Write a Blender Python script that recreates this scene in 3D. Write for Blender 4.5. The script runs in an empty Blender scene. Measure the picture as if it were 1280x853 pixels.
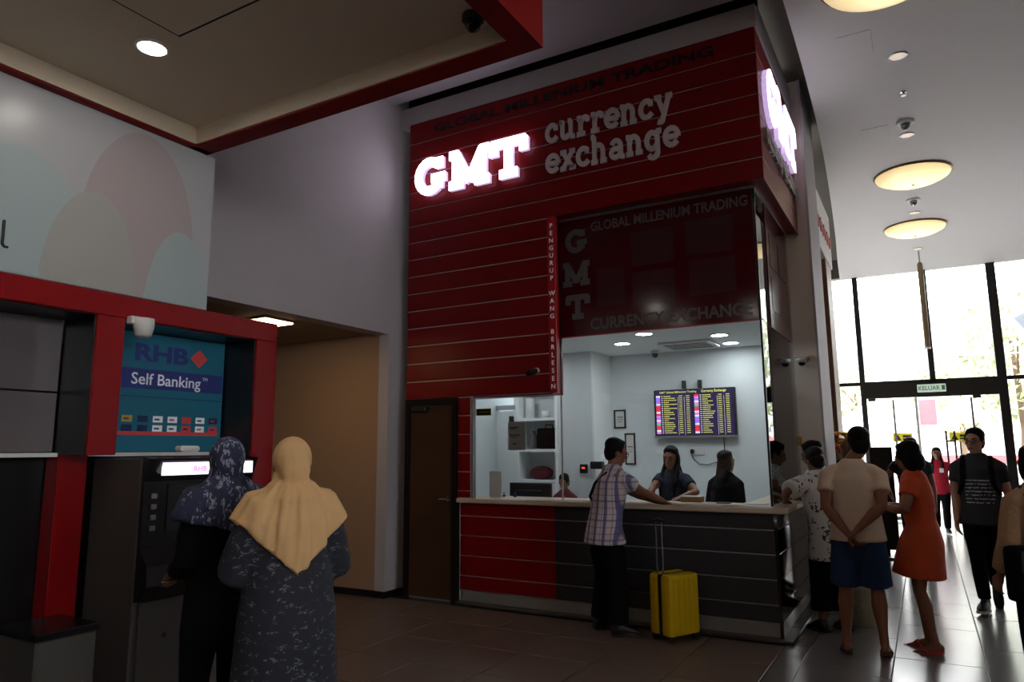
import bpy, bmesh, math, random
from mathutils import Vector, Matrix
random.seed(7)
R = math.radians
PI = math.pi
scene = bpy.context.scene
COL = scene.collection

# ------------------------------------------------------------------ camera
FPX, YAW, PIT, ROL, EYE = 887.16, -.520389, .151983, .0071412, 1.6
_f = Vector((math.sin(YAW)*math.cos(PIT), math.cos(YAW)*math.cos(PIT), math.sin(PIT)))
_r = Vector((math.cos(YAW), -math.sin(YAW), 0)); _d = _f.cross(_r)
_rr = math.cos(ROL)*_r + math.sin(ROL)*_d; _dd = -math.sin(ROL)*_r + math.cos(ROL)*_d
cam = bpy.data.cameras.new('camera'); co = bpy.data.objects.new('camera', cam); COL.objects.link(co)
cam.sensor_width = 36; cam.lens = FPX/1280*36; cam.clip_start = .05; cam.clip_end = 300
co.matrix_world = Matrix(((_rr.x, -_dd.x, -_f.x, 0), (_rr.y, -_dd.y, -_f.y, 0), (_rr.z, -_dd.z, -_f.z, EYE), (0, 0, 0, 1)))
scene.camera = co
def ray(x, y): return _rr*((x-640)/FPX) + _dd*((y-426.5)/FPX) + _f
def onY(x, y, Y): d = ray(x, y); return Vector((0, 0, EYE)) + d*(Y/d.y)
def onX(x, y, X): d = ray(x, y); return Vector((0, 0, EYE)) + d*(X/d.x)
def onZ(x, y, Z=0): d = ray(x, y); return Vector((0, 0, EYE)) + d*((Z-EYE)/d.z)

# ------------------------------------------------------------------ sky, exposure
w = bpy.data.worlds.new('sky'); scene.world = w; w.use_nodes = True
bg = w.node_tree.nodes['Background']; bg.inputs[0].default_value = (.99, .985, 1, 1); bg.inputs[1].default_value = 10.0
vs = scene.view_settings
vs.view_transform = 'Standard'; vs.look = 'None'; vs.gamma = 1; vs.use_curve_mapping = False; vs.exposure = 0.0

# ------------------------------------------------------------------ materials
def lin(h):
    h = h.lstrip('#'); out = []
    for i in (0, 2, 4):
        c = int(h[i:i+2], 16)/255; out.append(c/12.92 if c <= .04045 else ((c+.055)/1.055)**2.4)
    return (*out, 1)
MATS = {}
def new_mat(name):
    m = bpy.data.materials.new(name); m.use_nodes = True; MATS[name] = m
    return m, m.node_tree.nodes, m.node_tree.links, m.node_tree.nodes['Principled BSDF']
def mat(name, col, rough=.5, metal=0, spec=.5, var=.12, scale=6., bump=0., bscale=60., emit=None, es=0., coat=0.):
    m, n, l, b = new_mat(name)
    c = lin(col) if isinstance(col, str) else (*col, 1)
    b.inputs['Roughness'].default_value = rough; b.inputs['Metallic'].default_value = metal
    b.inputs['Specular IOR Level'].default_value = spec; b.inputs['Coat Weight'].default_value = coat
    tc = n.new('ShaderNodeTexCoord'); nz = n.new('ShaderNodeTexNoise'); nz.inputs['Scale'].default_value = scale; nz.inputs['Detail'].default_value = 4
    l.new(tc.outputs['Object'], nz.inputs['Vector'])
    mx = n.new('ShaderNodeMix'); mx.data_type = 'RGBA'
    mx.inputs[6].default_value = tuple(min(1, x*(1-var)) for x in c[:3])+(1,)
    mx.inputs[7].default_value = tuple(min(1, x*(1+var)) for x in c[:3])+(1,)
    l.new(nz.outputs['Fac'], mx.inputs[0]); l.new(mx.outputs[2], b.inputs['Base Color'])
    if bump:
        n2 = n.new('ShaderNodeTexNoise'); n2.inputs['Scale'].default_value = bscale; l.new(tc.outputs['Object'], n2.inputs['Vector'])
        bp = n.new('ShaderNodeBump'); bp.inputs['Strength'].default_value = bump; bp.inputs['Distance'].default_value = .02
        l.new(n2.outputs['Fac'], bp.inputs['Height']); l.new(bp.outputs[0], b.inputs['Normal'])
    if emit:
        b.inputs['Emission Color'].default_value = lin(emit) if isinstance(emit, str) else (*emit, 1)
        b.inputs['Emission Strength'].default_value = es
    return m
def glass(name, tint=(.96, .98, .98), extra=0., ior=1.5):
    m = bpy.data.materials.new(name); m.use_nodes = True; n = m.node_tree.nodes; l = m.node_tree.links
    n.remove(n['Principled BSDF']); o = n['Material Output']
    t = n.new('ShaderNodeBsdfTransparent'); t.inputs[0].default_value = (*tint, 1)
    g = n.new('ShaderNodeBsdfGlossy'); g.inputs['Roughness'].default_value = 0.01
    fr = n.new('ShaderNodeFresnel'); fr.inputs[0].default_value = ior
    ad = n.new('ShaderNodeMath'); ad.operation = 'ADD'; ad.inputs[1].default_value = extra
    mx = n.new('ShaderNodeMixShader'); l.new(fr.outputs[0], ad.inputs[0]); l.new(ad.outputs[0], mx.inputs[0])
    l.new(t.outputs[0], mx.inputs[1]); l.new(g.outputs[0], mx.inputs[2]); l.new(mx.outputs[0], o.inputs[0])
    MATS[name] = m; return m

mat('wall_white', '#b9b3b6', .7, var=.04); mat('wall_beige', '#a8876b', .75, var=.05); mat('soffit', '#9a8672', .8, var=.04)
mat('ceil', '#b4aeb0', .8, var=.03); mat('ceil_hall', '#dedad8', .75, var=.03); mat('ceil_bank', '#dccdb6', .7, var=.03)
mat('cove', '#6d675c', .8, var=.06); mat('slot', '#1c1a17', .9)
mat('red_panel', '#7d080d', .38, var=.08, spec=.25); mat('red_strip', '#b3131d', .3, var=.05); mat('alu', '#b9b9bb', .35, .85, var=.05)
mat('groove', '#c8c2c2', .45, .3, var=.05)
mat('red_bank', '#8f050d', .2, var=.05, coat=.2); mat('red_canopy', '#7e0409', .5, var=.05, spec=.15)
mat('dark_panel', '#2f3033', .38, var=.1); mat('black_gloss', '#0b0b0c', .06, var=.1, coat=.5)
mat('top_lam', '#c9b9a6', .35, var=.06, scale=14); mat('plinth', '#8d8a86', .45, .2, var=.1); mat('slab', '#3a3432', .4)
mat('door_brown', '#4a3527', .5, var=.2, scale=3, spec=.06); mat('door_frame', '#1e1916', .5, spec=.1)
mat('film', '#4d1016', .12, var=.25, scale=2.2, spec=.5); mat('film_patch', '#4b2b2f', .14, var=.3, scale=5)
mat('film_text', '#666062', .5, var=.05); mat('sign_text', '#d6cccc', .5, var=.05); mat('black_text', '#0c0809', .5)
mat('int_wall', '#d7dde0', .6, var=.03); mat('int_white', '#eceff0', .5, var=.02); mat('int_ceil', '#dfe3e4', .7, var=.02)
mat('black', '#0a0a0b', .5); mat('black_metal', '#141311', .4, .3); mat('dark_plastic', '#17181a', .4); mat('rubber', '#0d0d0d', .7)
mat('paper', '#d8d4d2', .8, var=.05); mat('ink', '#2a2a2c', .8)
mat('wood', '#8a6540', .5, var=.25, scale=9); mat('pier', '#e0d3c9', .6, var=.04)
mat('steel', '#a8a8aa', .25, .9, var=.04); mat('white_plastic', '#dcdcda', .4, var=.03)
mat('lamp_rim', '#8d7a5c', .4, .6); mat('lamp_bowl', '#ffe9b0', .4, emit=(1., .72, .36), es=1.25)
mat('down_glow', '#ffffff', .4, emit=(1., .93, .84), es=70); mat('down_glow_k', '#ffffff', .4, emit=(.93, .98, 1.), es=75)
mat('down_dim', '#d8c0ae', .3, emit=(1., .8, .66), es=.45)
mat('gmt_lit', '#ffffff', .4, emit=(.93, .86, 1.), es=4.2); mat('gmt_lit_side', '#ffffff', .4, emit=(.93, .9, 1.), es=1.6); mat('gmt_side', '#d9c6ff', .4, emit=(.8, .6, 1.), es=.6)
mat('corr_glow', '#ffd08a', .4, emit=(1., .7, .38), es=24)
mat('brown_tile', '#6c5b53', .42, var=.12, scale=3); mat('hall_tile', '#757271', .2, var=.12, scale=2.5, spec=.6); mat('grout', '#2b2725', .8)
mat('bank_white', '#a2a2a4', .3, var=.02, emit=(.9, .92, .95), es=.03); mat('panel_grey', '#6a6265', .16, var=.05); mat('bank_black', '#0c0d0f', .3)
mat('atm_grey', '#4b4845', .45, var=.06); mat('atm_black', '#101112', .25, var=.1); mat('atm_screen', '#0c1512', .08)
mat('atm_lit', '#ffffff', .4, emit=(.93, .84, 1.), es=1.25)
mat('poster', '#14627c', .35, var=.1, scale=1.5, emit=(.05, .3, .42), es=.04); mat('poster_navy', '#1b2a66', .35, emit=(.05, .06, .25), es=.1)
mat('poster_white', '#d9dfe6', .4, emit=(.8, .85, .9), es=.12); mat('poster_red', '#b32a2a', .4, emit=(.6, .1, .1), es=.12); mat('poster_yel', '#c7a03a', .4)
mat('poster_dark', '#12305a', .4)
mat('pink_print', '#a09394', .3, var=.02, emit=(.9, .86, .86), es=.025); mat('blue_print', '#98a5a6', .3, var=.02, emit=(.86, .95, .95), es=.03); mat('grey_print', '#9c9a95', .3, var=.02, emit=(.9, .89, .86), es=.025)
mat('yellow_case', '#c9a606', .32, var=.05); mat('green_sign', '#cfe0d0', .5, emit=(.7, .9, .75), es=.25); mat('green_ink', '#2c7a52', .5)
mat('yellow_sign', '#d6c51d', .5); mat('facade', '#1d1916', .4, .2)
mat('bldg', '#d8d6d4', .8, var=.05); mat('bldg_win', '#7c858e', .3); mat('street', '#a9a6a2', .8); mat('out_col', '#8b929a', .7, var=.04)
mat('leaf', '#98a878', .7, var=.4, scale=1.2); mat('bark', '#6d5a48', .8); mat('out_red', '#bf5a60', .5); mat('out_white', '#e8e8ea', .6); mat('out_pink', '#d8808a', .5)
glass('glass'); glass('glass_facade', (.97, .98, .98), 0.)
mat('led_red', '#ff3020', .4, emit=(1., .1, .05), es=1.2)
# people
mat('skin_tan', '#87583f', .55, var=.06); mat('skin_brown', '#7d5038', .55, var=.06); mat('skin_light', '#b5866a', .55, var=.06)
mat('hair', '#0d0b0a', .6, 0, .15, var=.3, bump=.3, bscale=90); mat('hair_brown', '#1c120d', .6, 0, .15, var=.3, bump=.3, bscale=90); mat('eye_dark', '#120c0a', .2); mat('lip', '#7a3f38', .5)
mat('navy_cloth', '#141a30', .85, var=.15, bump=.2, bscale=14); mat('black_cloth', '#0b0b0d', .9, 0, .15, var=.2, bump=.25, bscale=12)
mat('beige_shirt', '#d6bea6', .85, var=.05, bump=.4, bscale=9); mat('blue_shorts', '#132f56', .8, var=.12, bump=.3, bscale=12)
mat('orange_dress', '#c2440f', .7, var=.08, bump=.25, bscale=8); mat('red_shirt', '#b3142e', .8, var=.08, bump=.2, bscale=12)
mat('tan_sleeve', '#ae8a66', .75, var=.12, bump=.7, bscale=22); mat('cream_scarf', '#dcb07a', .75, var=.06, bump=.5, bscale=11)
mat('maroon_cloth', '#5b1620', .8); mat('pink_sandal', '#c2424a', .6); mat('brown_sandal', '#3a2418', .7); mat('shoe', '#100f0f', .5); mat('sole', '#bdbdbd', .6)
mat('white_card', '#e3e3e3', .6); mat('bag_pale', '#a9ad92', .75, var=.2, scale=8, bump=.4, bscale=18); mat('charcoal_cloth', '#2a2a2c', .85, var=.15, bump=.25, bscale=12)
mat('gold', '#b38a3c', .3, .8); mat('flower_red', '#d8361f', .5); mat('flower_yel', '#e3a81c', .5)

def pattern_mat(name, fn, rough=.8):
    m, n, l, b = new_mat(name); b.inputs['Roughness'].default_value = rough
    tc = n.new('ShaderNodeTexCoord'); fn(n, l, b, tc); return m
def math_node(n, l, op, a, b=None, c=None):
    k = n.new('ShaderNodeMath'); k.operation = op
    for i, v in enumerate((a, b, c)):
        if v is None: continue
        if isinstance(v, (int, float)): k.inputs[i].default_value = v
        else: l.new(v, k.inputs[i])
    return k.outputs[0]
def mixc(n, l, fac, a, b):
    k = n.new('ShaderNodeMix'); k.data_type = 'RGBA'
    if isinstance(fac, (int, float)): k.inputs[0].default_value = fac
    else: l.new(fac, k.inputs[0])
    for i, v in ((6, a), (7, b)):
        if isinstance(v, tuple): k.inputs[i].default_value = v
        else: l.new(v, k.inputs[i])
    return k.outputs[2]
def plaid(n, l, b, tc):
    s = n.new('ShaderNodeSeparateXYZ'); l.new(tc.outputs['Object'], s.inputs[0])
    ang = math_node(n, l, 'ADD', s.outputs[0], math_node(n, l, 'MULTIPLY', s.outputs[1], .8))
    def band(v, period, width, off=0.):
        f = math_node(n, l, 'FRACT', math_node(n, l, 'ADD', math_node(n, l, 'DIVIDE', v, period), off))
        return math_node(n, l, 'LESS_THAN', f, width)
    c = lin('#c9bfc4')
    c1 = mixc(n, l, math_node(n, l, 'MULTIPLY', band(ang, .055, .16), .6), c, lin('#8a4a52'))
    c2 = mixc(n, l, math_node(n, l, 'MULTIPLY', band(s.outputs[2], .055, .14, .3), .6), c1, lin('#7c4a58'))
    c3 = mixc(n, l, math_node(n, l, 'MULTIPLY', band(ang, .11, .27, .25), .85), c2, lin('#3f4a86'))
    c4 = mixc(n, l, math_node(n, l, 'MULTIPLY', band(s.outputs[2], .165, .1, .1), .5), c3, lin('#4a5590'))
    l.new(c4, b.inputs['Base Color'])
pattern_mat('plaid', plaid)
def spots(base, spot, scale, thr, base2=None, stretch=1.):
    def fn(n, l, b, tc):
        mp = n.new('ShaderNodeMapping'); mp.inputs['Scale'].default_value = (1, 1, stretch); l.new(tc.outputs['Object'], mp.inputs[0])
        nz = n.new('ShaderNodeTexNoise'); nz.inputs['Scale'].default_value = scale; nz.inputs['Detail'].default_value = 3; nz.inputs['Distortion'].default_value = .6
        l.new(mp.outputs[0], nz.inputs['Vector'])
        n2 = n.new('ShaderNodeTexNoise'); n2.inputs['Scale'].default_value = scale*3.1; n2.inputs['Detail'].default_value = 2; l.new(mp.outputs[0], n2.inputs['Vector'])
        f1 = math_node(n, l, 'GREATER_THAN', nz.outputs['Fac'], thr); f2 = math_node(n, l, 'GREATER_THAN', n2.outputs['Fac'], .5)
        c0 = mixc(n, l, nz.outputs['Fac'], lin(base), lin(base2 or base))
        l.new(mixc(n, l, math_node(n, l, 'MULTIPLY', f1, f2), c0, lin(spot)), b.inputs['Base Color'])
    return fn
pattern_mat('floral_dress', spots('#1c1e27', '#5c606c', 24, .585, '#262834', 1.7))
pattern_mat('navy_scarf', spots('#24283e', '#8d93a8', 26, .54, '#343a58', .5))
pattern_mat('white_floral', spots('#c9cbcc', '#3d4448', 11, .56, '#dcdcdc'))
pattern_mat('white_floral_small', spots('#d3d4d4', '#5d5a62', 26, .57, '#dedede'))
def script_tee(n, l, b, tc):
    s = n.new('ShaderNodeSeparateXYZ'); l.new(tc.outputs['Object'], s.inputs[0])
    nz = n.new('ShaderNodeTexNoise'); nz.inputs['Scale'].default_value = 1; nz.inputs['Detail'].default_value = 5
    cb = n.new('ShaderNodeCombineXYZ'); l.new(math_node(n, l, 'MULTIPLY', s.outputs[0], 42), cb.inputs[0]); l.new(math_node(n, l, 'MULTIPLY', s.outputs[2], 30), cb.inputs[1]); l.new(cb.outputs[0], nz.inputs['Vector'])
    zz = math_node(n, l, 'ADD', s.outputs[2], math_node(n, l, 'MULTIPLY', math_node(n, l, 'SUBTRACT', nz.outputs['Fac'], .5), .03))
    row = math_node(n, l, 'FRACT', math_node(n, l, 'DIVIDE', zz, .036))
    f = math_node(n, l, 'LESS_THAN', row, .33)
    f = math_node(n, l, 'MULTIPLY', f, math_node(n, l, 'GREATER_THAN', nz.outputs['Fac'], .45))
    f = math_node(n, l, 'MULTIPLY', f, math_node(n, l, 'LESS_THAN', math_node(n, l, 'ABSOLUTE', math_node(n, l, 'ADD', s.outputs[0], .01)), .125))
    f = math_node(n, l, 'MULTIPLY', f, math_node(n, l, 'LESS_THAN', math_node(n, l, 'ABSOLUTE', math_node(n, l, 'SUBTRACT', s.outputs[2], 1.16)), .125))
    f = math_node(n, l, 'MULTIPLY', f, math_node(n, l, 'GREATER_THAN', s.outputs[1], .0))
    l.new(mixc(n, l, f, lin('#26262a'), lin('#a5a5a5')), b.inputs['Base Color'])
pattern_mat('script_tee', script_tee)

# ------------------------------------------------------------------ mesh helpers
class MB:
    def __init__(s): s.v = []; s.f = []
    def add(s, vs, fs):
        o = len(s.v); s.v += [tuple(x) for x in vs]; s.f += [tuple(i+o for i in f) for f in fs]; return s
    def box(s, x0, x1, y0, y1, z0, z1, M=None):
        vs = [Vector((x, y, z)) for z in (z0, z1) for y in (y0, y1) for x in (x0, x1)]
        if M is not None: vs = [M @ v for v in vs]
        return s.add(vs, [(0, 2, 3, 1), (4, 5, 7, 6), (0, 1, 5, 4), (2, 6, 7, 3), (0, 4, 6, 2), (1, 3, 7, 5)])
    def cbox(s, x0, x1, y0, y1, z0, z1, c, M=None):      # box with chamfered edges
        bm = bmesh.new(); bmesh.ops.create_cube(bm, size=1)
        for v in bm.verts: v.co = Vector(((x0+x1)/2+v.co.x*(x1-x0), (y0+y1)/2+v.co.y*(y1-y0), (z0+z1)/2+v.co.z*(z1-z0)))
        bmesh.ops.bevel(bm, geom=bm.edges[:], offset=c, segments=2 if c > .015 else 1, affect='EDGES', profile=.6)
        bm.verts.index_update()
        s.add([(M @ v.co) if M is not None else v.co for v in bm.verts], [[v.index for v in f.verts] for f in bm.faces]); bm.free(); return s
    def sweep(s, pts, rad, ref=(1, 0, 0), n=12, c0=True, c1=True):
        pts = [Vector(p) for p in pts]; rad = [(r, r) if isinstance(r, (int, float)) else r for r in rad]
        P = []; Q = []
        t0 = (pts[1]-pts[0]).normalized(); t1 = (pts[-1]-pts[-2]).normalized()
        if c0:
            for a in (82, 50, 22): P.append(pts[0]-t0*min(rad[0])*math.sin(R(a))); Q.append((rad[0][0]*math.cos(R(a)), rad[0][1]*math.cos(R(a))))
        P += pts; Q += rad
        if c1:
            for a in (22, 50, 82): P.append(pts[-1]+t1*min(rad[-1])*math.sin(R(a))); Q.append((rad[-1][0]*math.cos(R(a)), rad[-1][1]*math.cos(R(a))))
        ref = Vector(ref); vs = []; m = len(P)
        for i in range(m):
            t = (P[min(i+1, m-1)]-P[max(i-1, 0)]).normalized()
            u = ref-t*ref.dot(t)
            if u.length < .05: u = t.orthogonal()
            u.normalize(); v = t.cross(u)
            for k in range(n):
                a = 2*PI*k/n; vs.append(P[i]+u*math.cos(a)*Q[i][0]+v*math.sin(a)*Q[i][1])
        fs = [(i*n+k, i*n+(k+1) % n, (i+1)*n+(k+1) % n, (i+1)*n+k) for i in range(m-1) for k in range(n)]
        fs.append(tuple(range(n))[::-1]); fs.append(tuple((m-1)*n+k for k in range(n)))
        return s.add(vs, fs)
    def ell(s, c, r, M=None, n=14, m=9):
        c = Vector(c); vs = [c+Vector((0, 0, -r[2]))]
        if M is not None: vs = [c+M @ Vector((0, 0, -r[2]))]
        for i in range(1, m):
            a = -PI/2+PI*i/m
            for k in range(n):
                b = 2*PI*k/n; p = Vector((r[0]*math.cos(a)*math.cos(b), r[1]*math.cos(a)*math.sin(b), r[2]*math.sin(a)))
                vs.append(c+(M @ p if M is not None else p))
        p = Vector((0, 0, r[2])); vs.append(c+(M @ p if M is not None else p)); L = len(vs)-1
        fs = [(0, 1+(k+1) % n, 1+k) for k in range(n)]
        for i in range(m-2):
            for k in range(n): a = 1+i*n+k; b = 1+i*n+(k+1) % n; fs.append((a, b, b+n, a+n))
        a = 1+(m-2)*n; fs += [(a+k, a+(k+1) % n, L) for k in range(n)]
        return s.add(vs, fs)
    def lathe(s, c, prof, n=24, axis='z'):
        vs = []; c = Vector(c)
        for r, z in prof:
            for k in range(n):
                a = 2*PI*k/n; p = (r*math.cos(a), r*math.sin(a), z)
                if axis == 'y': p = (p[0], p[2], p[1])
                if axis == 'x': p = (p[2], p[0], p[1])
                vs.append(c+Vector(p))
        m = len(prof)
        fs = [(i*n+k, i*n+(k+1) % n, (i+1)*n+(k+1) % n, (i+1)*n+k) for i in range(m-1) for k in range(n)]
        fs.append(tuple(range(n))[::-1]); fs.append(tuple((m-1)*n+k for k in range(n)))
        return s.add(vs, fs)
    def prism(s, poly, h, M):       # polygon in local xy extruded by h along local z
        n = len(poly); vs = [M @ Vector((x, y, 0)) for x, y in poly]+[M @ Vector((x, y, h)) for x, y in poly]
        return s.add(vs, [tuple(range(n))[::-1], tuple(range(n, 2*n))]+[(i, (i+1) % n, n+(i+1) % n, n+i) for i in range(n)])
    def mesh(s, name, m, smooth=False):
        me = bpy.data.meshes.new(name); me.from_pydata(s.v, [], s.f); me.update()
        bm = bmesh.new(); bm.from_mesh(me); bmesh.ops.recalc_face_normals(bm, faces=bm.faces[:]); bm.to_mesh(me); bm.free()
        if m: me.materials.append(MATS[m])
        if smooth: me.shade_smooth()
        return me
    def build(s, name, m, parent=None, smooth=False):
        o = bpy.data.objects.new(name, s.mesh(name, m, smooth)); COL.objects.link(o)
        if parent: o.parent = parent
        return o
def bx(*a): return MB().box(*a)
def tag(o, label, cat, group=None):
    o['label'] = label; o['category'] = cat
    if group: o['group'] = group
    return o
def struct(o, label=None, cat=None):
    o['kind'] = 'structure'
    if label: o['label'] = label
    if cat: o['category'] = cat
    return o
def empty(name, loc=(0, 0, 0), rz=0.):
    o = bpy.data.objects.new(name, None); COL.objects.link(o); o.location = loc; o.rotation_euler = (0, 0, rz); o.empty_display_size = .1
    return o
def thing(name, label, cat, loc=(0, 0, 0), rz=0., group=None): return tag(empty(name, loc, rz), label, cat, group)
def inst(src, name, parent, loc):
    o = bpy.data.objects.new(name, src); COL.objects.link(o); o.location = loc
    if parent: o.parent = parent
    return o
def font(body, size, mtl, M, name, parent, depth=.003, bold=0., align='LEFT', sx=1., fit=None):
    cu = bpy.data.curves.new('t', 'FONT'); cu.body = body; cu.size = size; cu.extrude = depth; cu.offset = bold; cu.align_x = align; cu.resolution_u = 3
    t = bpy.data.objects.new('t', cu); COL.objects.link(t)
    dg = bpy.context.evaluated_depsgraph_get(); me = bpy.data.meshes.new_from_object(t.evaluated_get(dg)); bpy.data.objects.remove(t)
    if fit: sx = fit/max(1e-6, max(v.co.x for v in me.vertices)-min(v.co.x for v in me.vertices))
    me.transform(M @ Matrix.Diagonal((sx, 1, 1, 1))); me.materials.clear(); me.materials.append(MATS[mtl])
    o = bpy.data.objects.new(name, me); COL.objects.link(o)
    if parent: o.parent = parent
    return o
def face_y(x, y, z): return Matrix(((1, 0, 0, x), (0, 0, -1, y), (0, 1, 0, z), (0, 0, 0, 1)))       # readable from -Y
def face_x(x, y, z): return Matrix(((0, 0, 1, x), (1, 0, 0, y), (0, 1, 0, z), (0, 0, 0, 1)))        # readable from +X

# slab serif glyphs from strokes
def arc(cx, cy, rx, ry, a0, a1, n=14): return [(cx+rx*math.cos(R(a0+(a1-a0)*i/n)), cy+ry*math.sin(R(a0+(a1-a0)*i/n))) for i in range(n+1)]
GL = {
 'c': (.95, [arc(.5, .5, .36, .42, 55, 320), [(.72, .62), (.72, .92)]]),
 'u': (1.12, [[(.22, .95), (.22, .35)]+arc(.44, .35, .22, .28, 180, 330, 8), [(.78, .95), (.78, .05)], [(.04, .93), (.26, .93)], [(.6, .93), (.82, .93)], [(.76, .06), (1.02, .06)]]),
 'r': (.9, [[(.3, .95), (.3, .05)], [(.08, .93), (.34, .93)], [(.06, .06), (.58, .06)], arc(.6, .5, .3, .42, 180, 62, 8), [(.76, .66), (.76, .92)]]),
 'e': (.98, [arc(.5, .5, .37, .42, 0, 318), [(.14, .49), (.87, .49)]]),
 'n': (1.12, [[(.24, .95), (.24, .05)], [(.04, .93), (.28, .93)], [(.04, .06), (.44, .06)], arc(.5, .58, .27, .34, 170, 0, 8)+[(.77, .05)], [(.6, .06), (1.0, .06)]]),
 'y': (1.05, [[(.22, .93), (.54, .08)], [(.84, .93), (.44, -.2)]+arc(.3, -.22, .14, .1, 0, -130, 5), [(.02, .94), (.42, .94)], [(.66, .94), (1.04, .94)]]),
 'x': (1.05, [[(.22, .93), (.82, .07)], [(.82, .93), (.2, .07)], [(.04, .94), (.42, .94)], [(.64, .94), (1.0, .94)], [(.02, .06), (.4, .06)], [(.62, .06), (1.02, .06)]]),
 'h': (1.12, [[(.24, 1.4), (.24, .05)], [(.04, 1.38), (.28, 1.38)], [(.04, .06), (.44, .06)], arc(.5, .58, .27, .34, 170, 0, 8)+[(.77, .05)], [(.6, .06), (1.0, .06)]]),
 'a': (1.05, [arc(.48, .62, .27, .3, 150, 0, 8)+[(.75, .05)], arc(.44, .29, .26, .22, 60, 330, 12), [(.73, .06), (.98, .06)], [(.72, .5), (.5, .52)]]),
 'g': (1.08, [arc(.46, .5, .32, .41, 40, 330, 14), [(.76, .95), (.76, -.1)]+arc(.5, -.1, .26, .26, 0, -150, 8), [(.72, .93), (1.0, .93)]]),
 'G': (1.12, [arc(.5, .5, .36, .4, 48, 322, 16), [(.82, .98), (.82, .68)], [(.8, .42), (.8, .12)], [(.56, .42), (1.02, .42)]]),
 'M': (1.28, [[(.24, .9), (.24, .1)], [(1.04, .9), (1.04, .1)], [(.24, .92), (.64, .16), (1.04, .92)], [(.02, .91), (.3, .91)], [(.98, .91), (1.26, .91)], [(.02, .09), (.46, .09)], [(.82, .09), (1.26, .09)]]),
 'T': (1.08, [[(.54, .9), (.54, .1)], [(.04, .9), (1.04, .9)], [(.1, .95), (.1, .6)], [(.98, .95), (.98, .6)], [(.28, .09), (.8, .09)]]),
}
def glyph_mesh(ch, h, th, depth, M, mb=None):
    mb = mb or MB(); q = 0
    for line in GL[ch][1]:
        pts = [Vector((x*h, y*h)) for x, y in line]
        closed_arc = len(pts) > 2
        for a, b in zip(pts, pts[1:]):
            d = (b-a); L = d.length
            if L < 1e-6: continue
            d /= L; nrm = Vector((-d.y, d.x)); e = th*(.18 if closed_arc else 0.)
            a2, b2 = a-d*e, b+d*e; q += 1
            poly = [a2-nrm*th/2, b2-nrm*th/2, b2+nrm*th/2, a2+nrm*th/2]
            mb.prism([(p.x, p.y) for p in poly], depth+.0004*(q % 5), M)
    return mb
def slab_word(word, h, th, depth, mtl, Mf, x0, width, parent, name='letter'):
    tot = sum(GL[c][0] for c in word)*h; k = width/tot; x = 0
    for c in word:
        M = Mf @ Matrix.Translation((x*k+x0, 0, 0)) @ Matrix.Diagonal((k, 1, 1, 1))
        glyph_mesh(c, h, th, depth, M).build(name, mtl, parent); x += GL[c][0]*h

# ================================================================== ROOM SHELL
KY, KXL, KXR, KTOP = 6.45, -5.1, -1.06, 5.51
HX = -1.12          # seam between lobby floor and hall floor
fl = struct(MB().box(-9, HX, -4, 12, -.25, -.012).build('floor', 'grout'))
mt = MB().cbox(0, .592, 0, .592, -.012, 0, .003).mesh('floor_tile', 'brown_tile')
for i in range(13):
    for j in range(13):
        x1 = HX-.006-.6*i; y1 = 6.39-.6*j
        if x1 < -7.5 or y1 < 1.4 and x1 > -3: continue
        if x1 > -1.2-.6*i+.1: pass
        inst(mt, 'tile', fl, (x1-.592, y1-.592, 0))
fh = struct(MB().box(HX, 6, -4, 18.2, -.25, -.012).build('floor_hall', 'grout'))
mt = MB().cbox(0, .594, 0, 1.194, -.012, 0, .003).mesh('floor_tile', 'hall_tile')
for i in range(-3, 6):
    for j in range(-2, 11):
        x0 = .273+.6*i; y0 = 6.46+1.2*j+(.6 if i % 2 == 0 else 0)
        if x0 < HX:
            continue
        inst(mt, 'tile', fh, (x0, y0, 0))
# narrow cut tiles along the seam
mt2 = MB().cbox(0, .27-.6*2-HX-.003, 0, 1.194, -.012, 0, .003).mesh('floor_tile', 'hall_tile')
for j in range(-2, 10): inst(mt2, 'tile', fh, (HX+.003, 6.46+1.2*j, 0))

CZ = 5.75
struct(MB().box(-9, -.80, -4, 6.33, CZ, CZ+.2).build('ceiling', 'ceil'))
struct(MB().box(-9, -.80, 6.30, 6.70, CZ+.3, CZ+.4).box(-9, -.8, 6.3, 6.33, CZ+.2, CZ+.4).box(-9, -1.05, 6.62, 6.70, CZ-.2, CZ+.4).build('ceiling_slot', 'slot'))
# hall ceiling with its bowed edge over the shop line
edge = [(-.80, -4), (-.76, 4), (-.76, 6.16), (-.79, 8.14), (-.86, 10.0), (-1.0, 12.37), (-1.14, 14.4), (-1.28, 16.2), (-1.41, 18.1)]
def smooth_edge(e, k=6):
    out = []
    for i in range(len(e)-1):
        p0, p1, p2, p3 = [Vector(e[max(0, min(len(e)-1, i+q))]) for q in (-1, 0, 1, 2)]
        for t in range(k):
            u = t/k; out.append(tuple(.5*((2*p1)+(p2-p0)*u+(2*p0-5*p1+4*p2-p3)*u*u+(3*p1-p0-3*p2+p3)*u**3)))
    return out+[e[-1]]
poly = smooth_edge(edge)+[(6, 18.1), (6, -4)]
struct(MB().prism(poly, .2, Matrix.Translation((0, 0, 5.5))).build('ceiling_hall', 'ceil_hall'))
struct(MB().box(-2.5, -.5, 6.6, 18.1, 6.0, 6.1).build('ceiling_cove', 'cove'))
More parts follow.
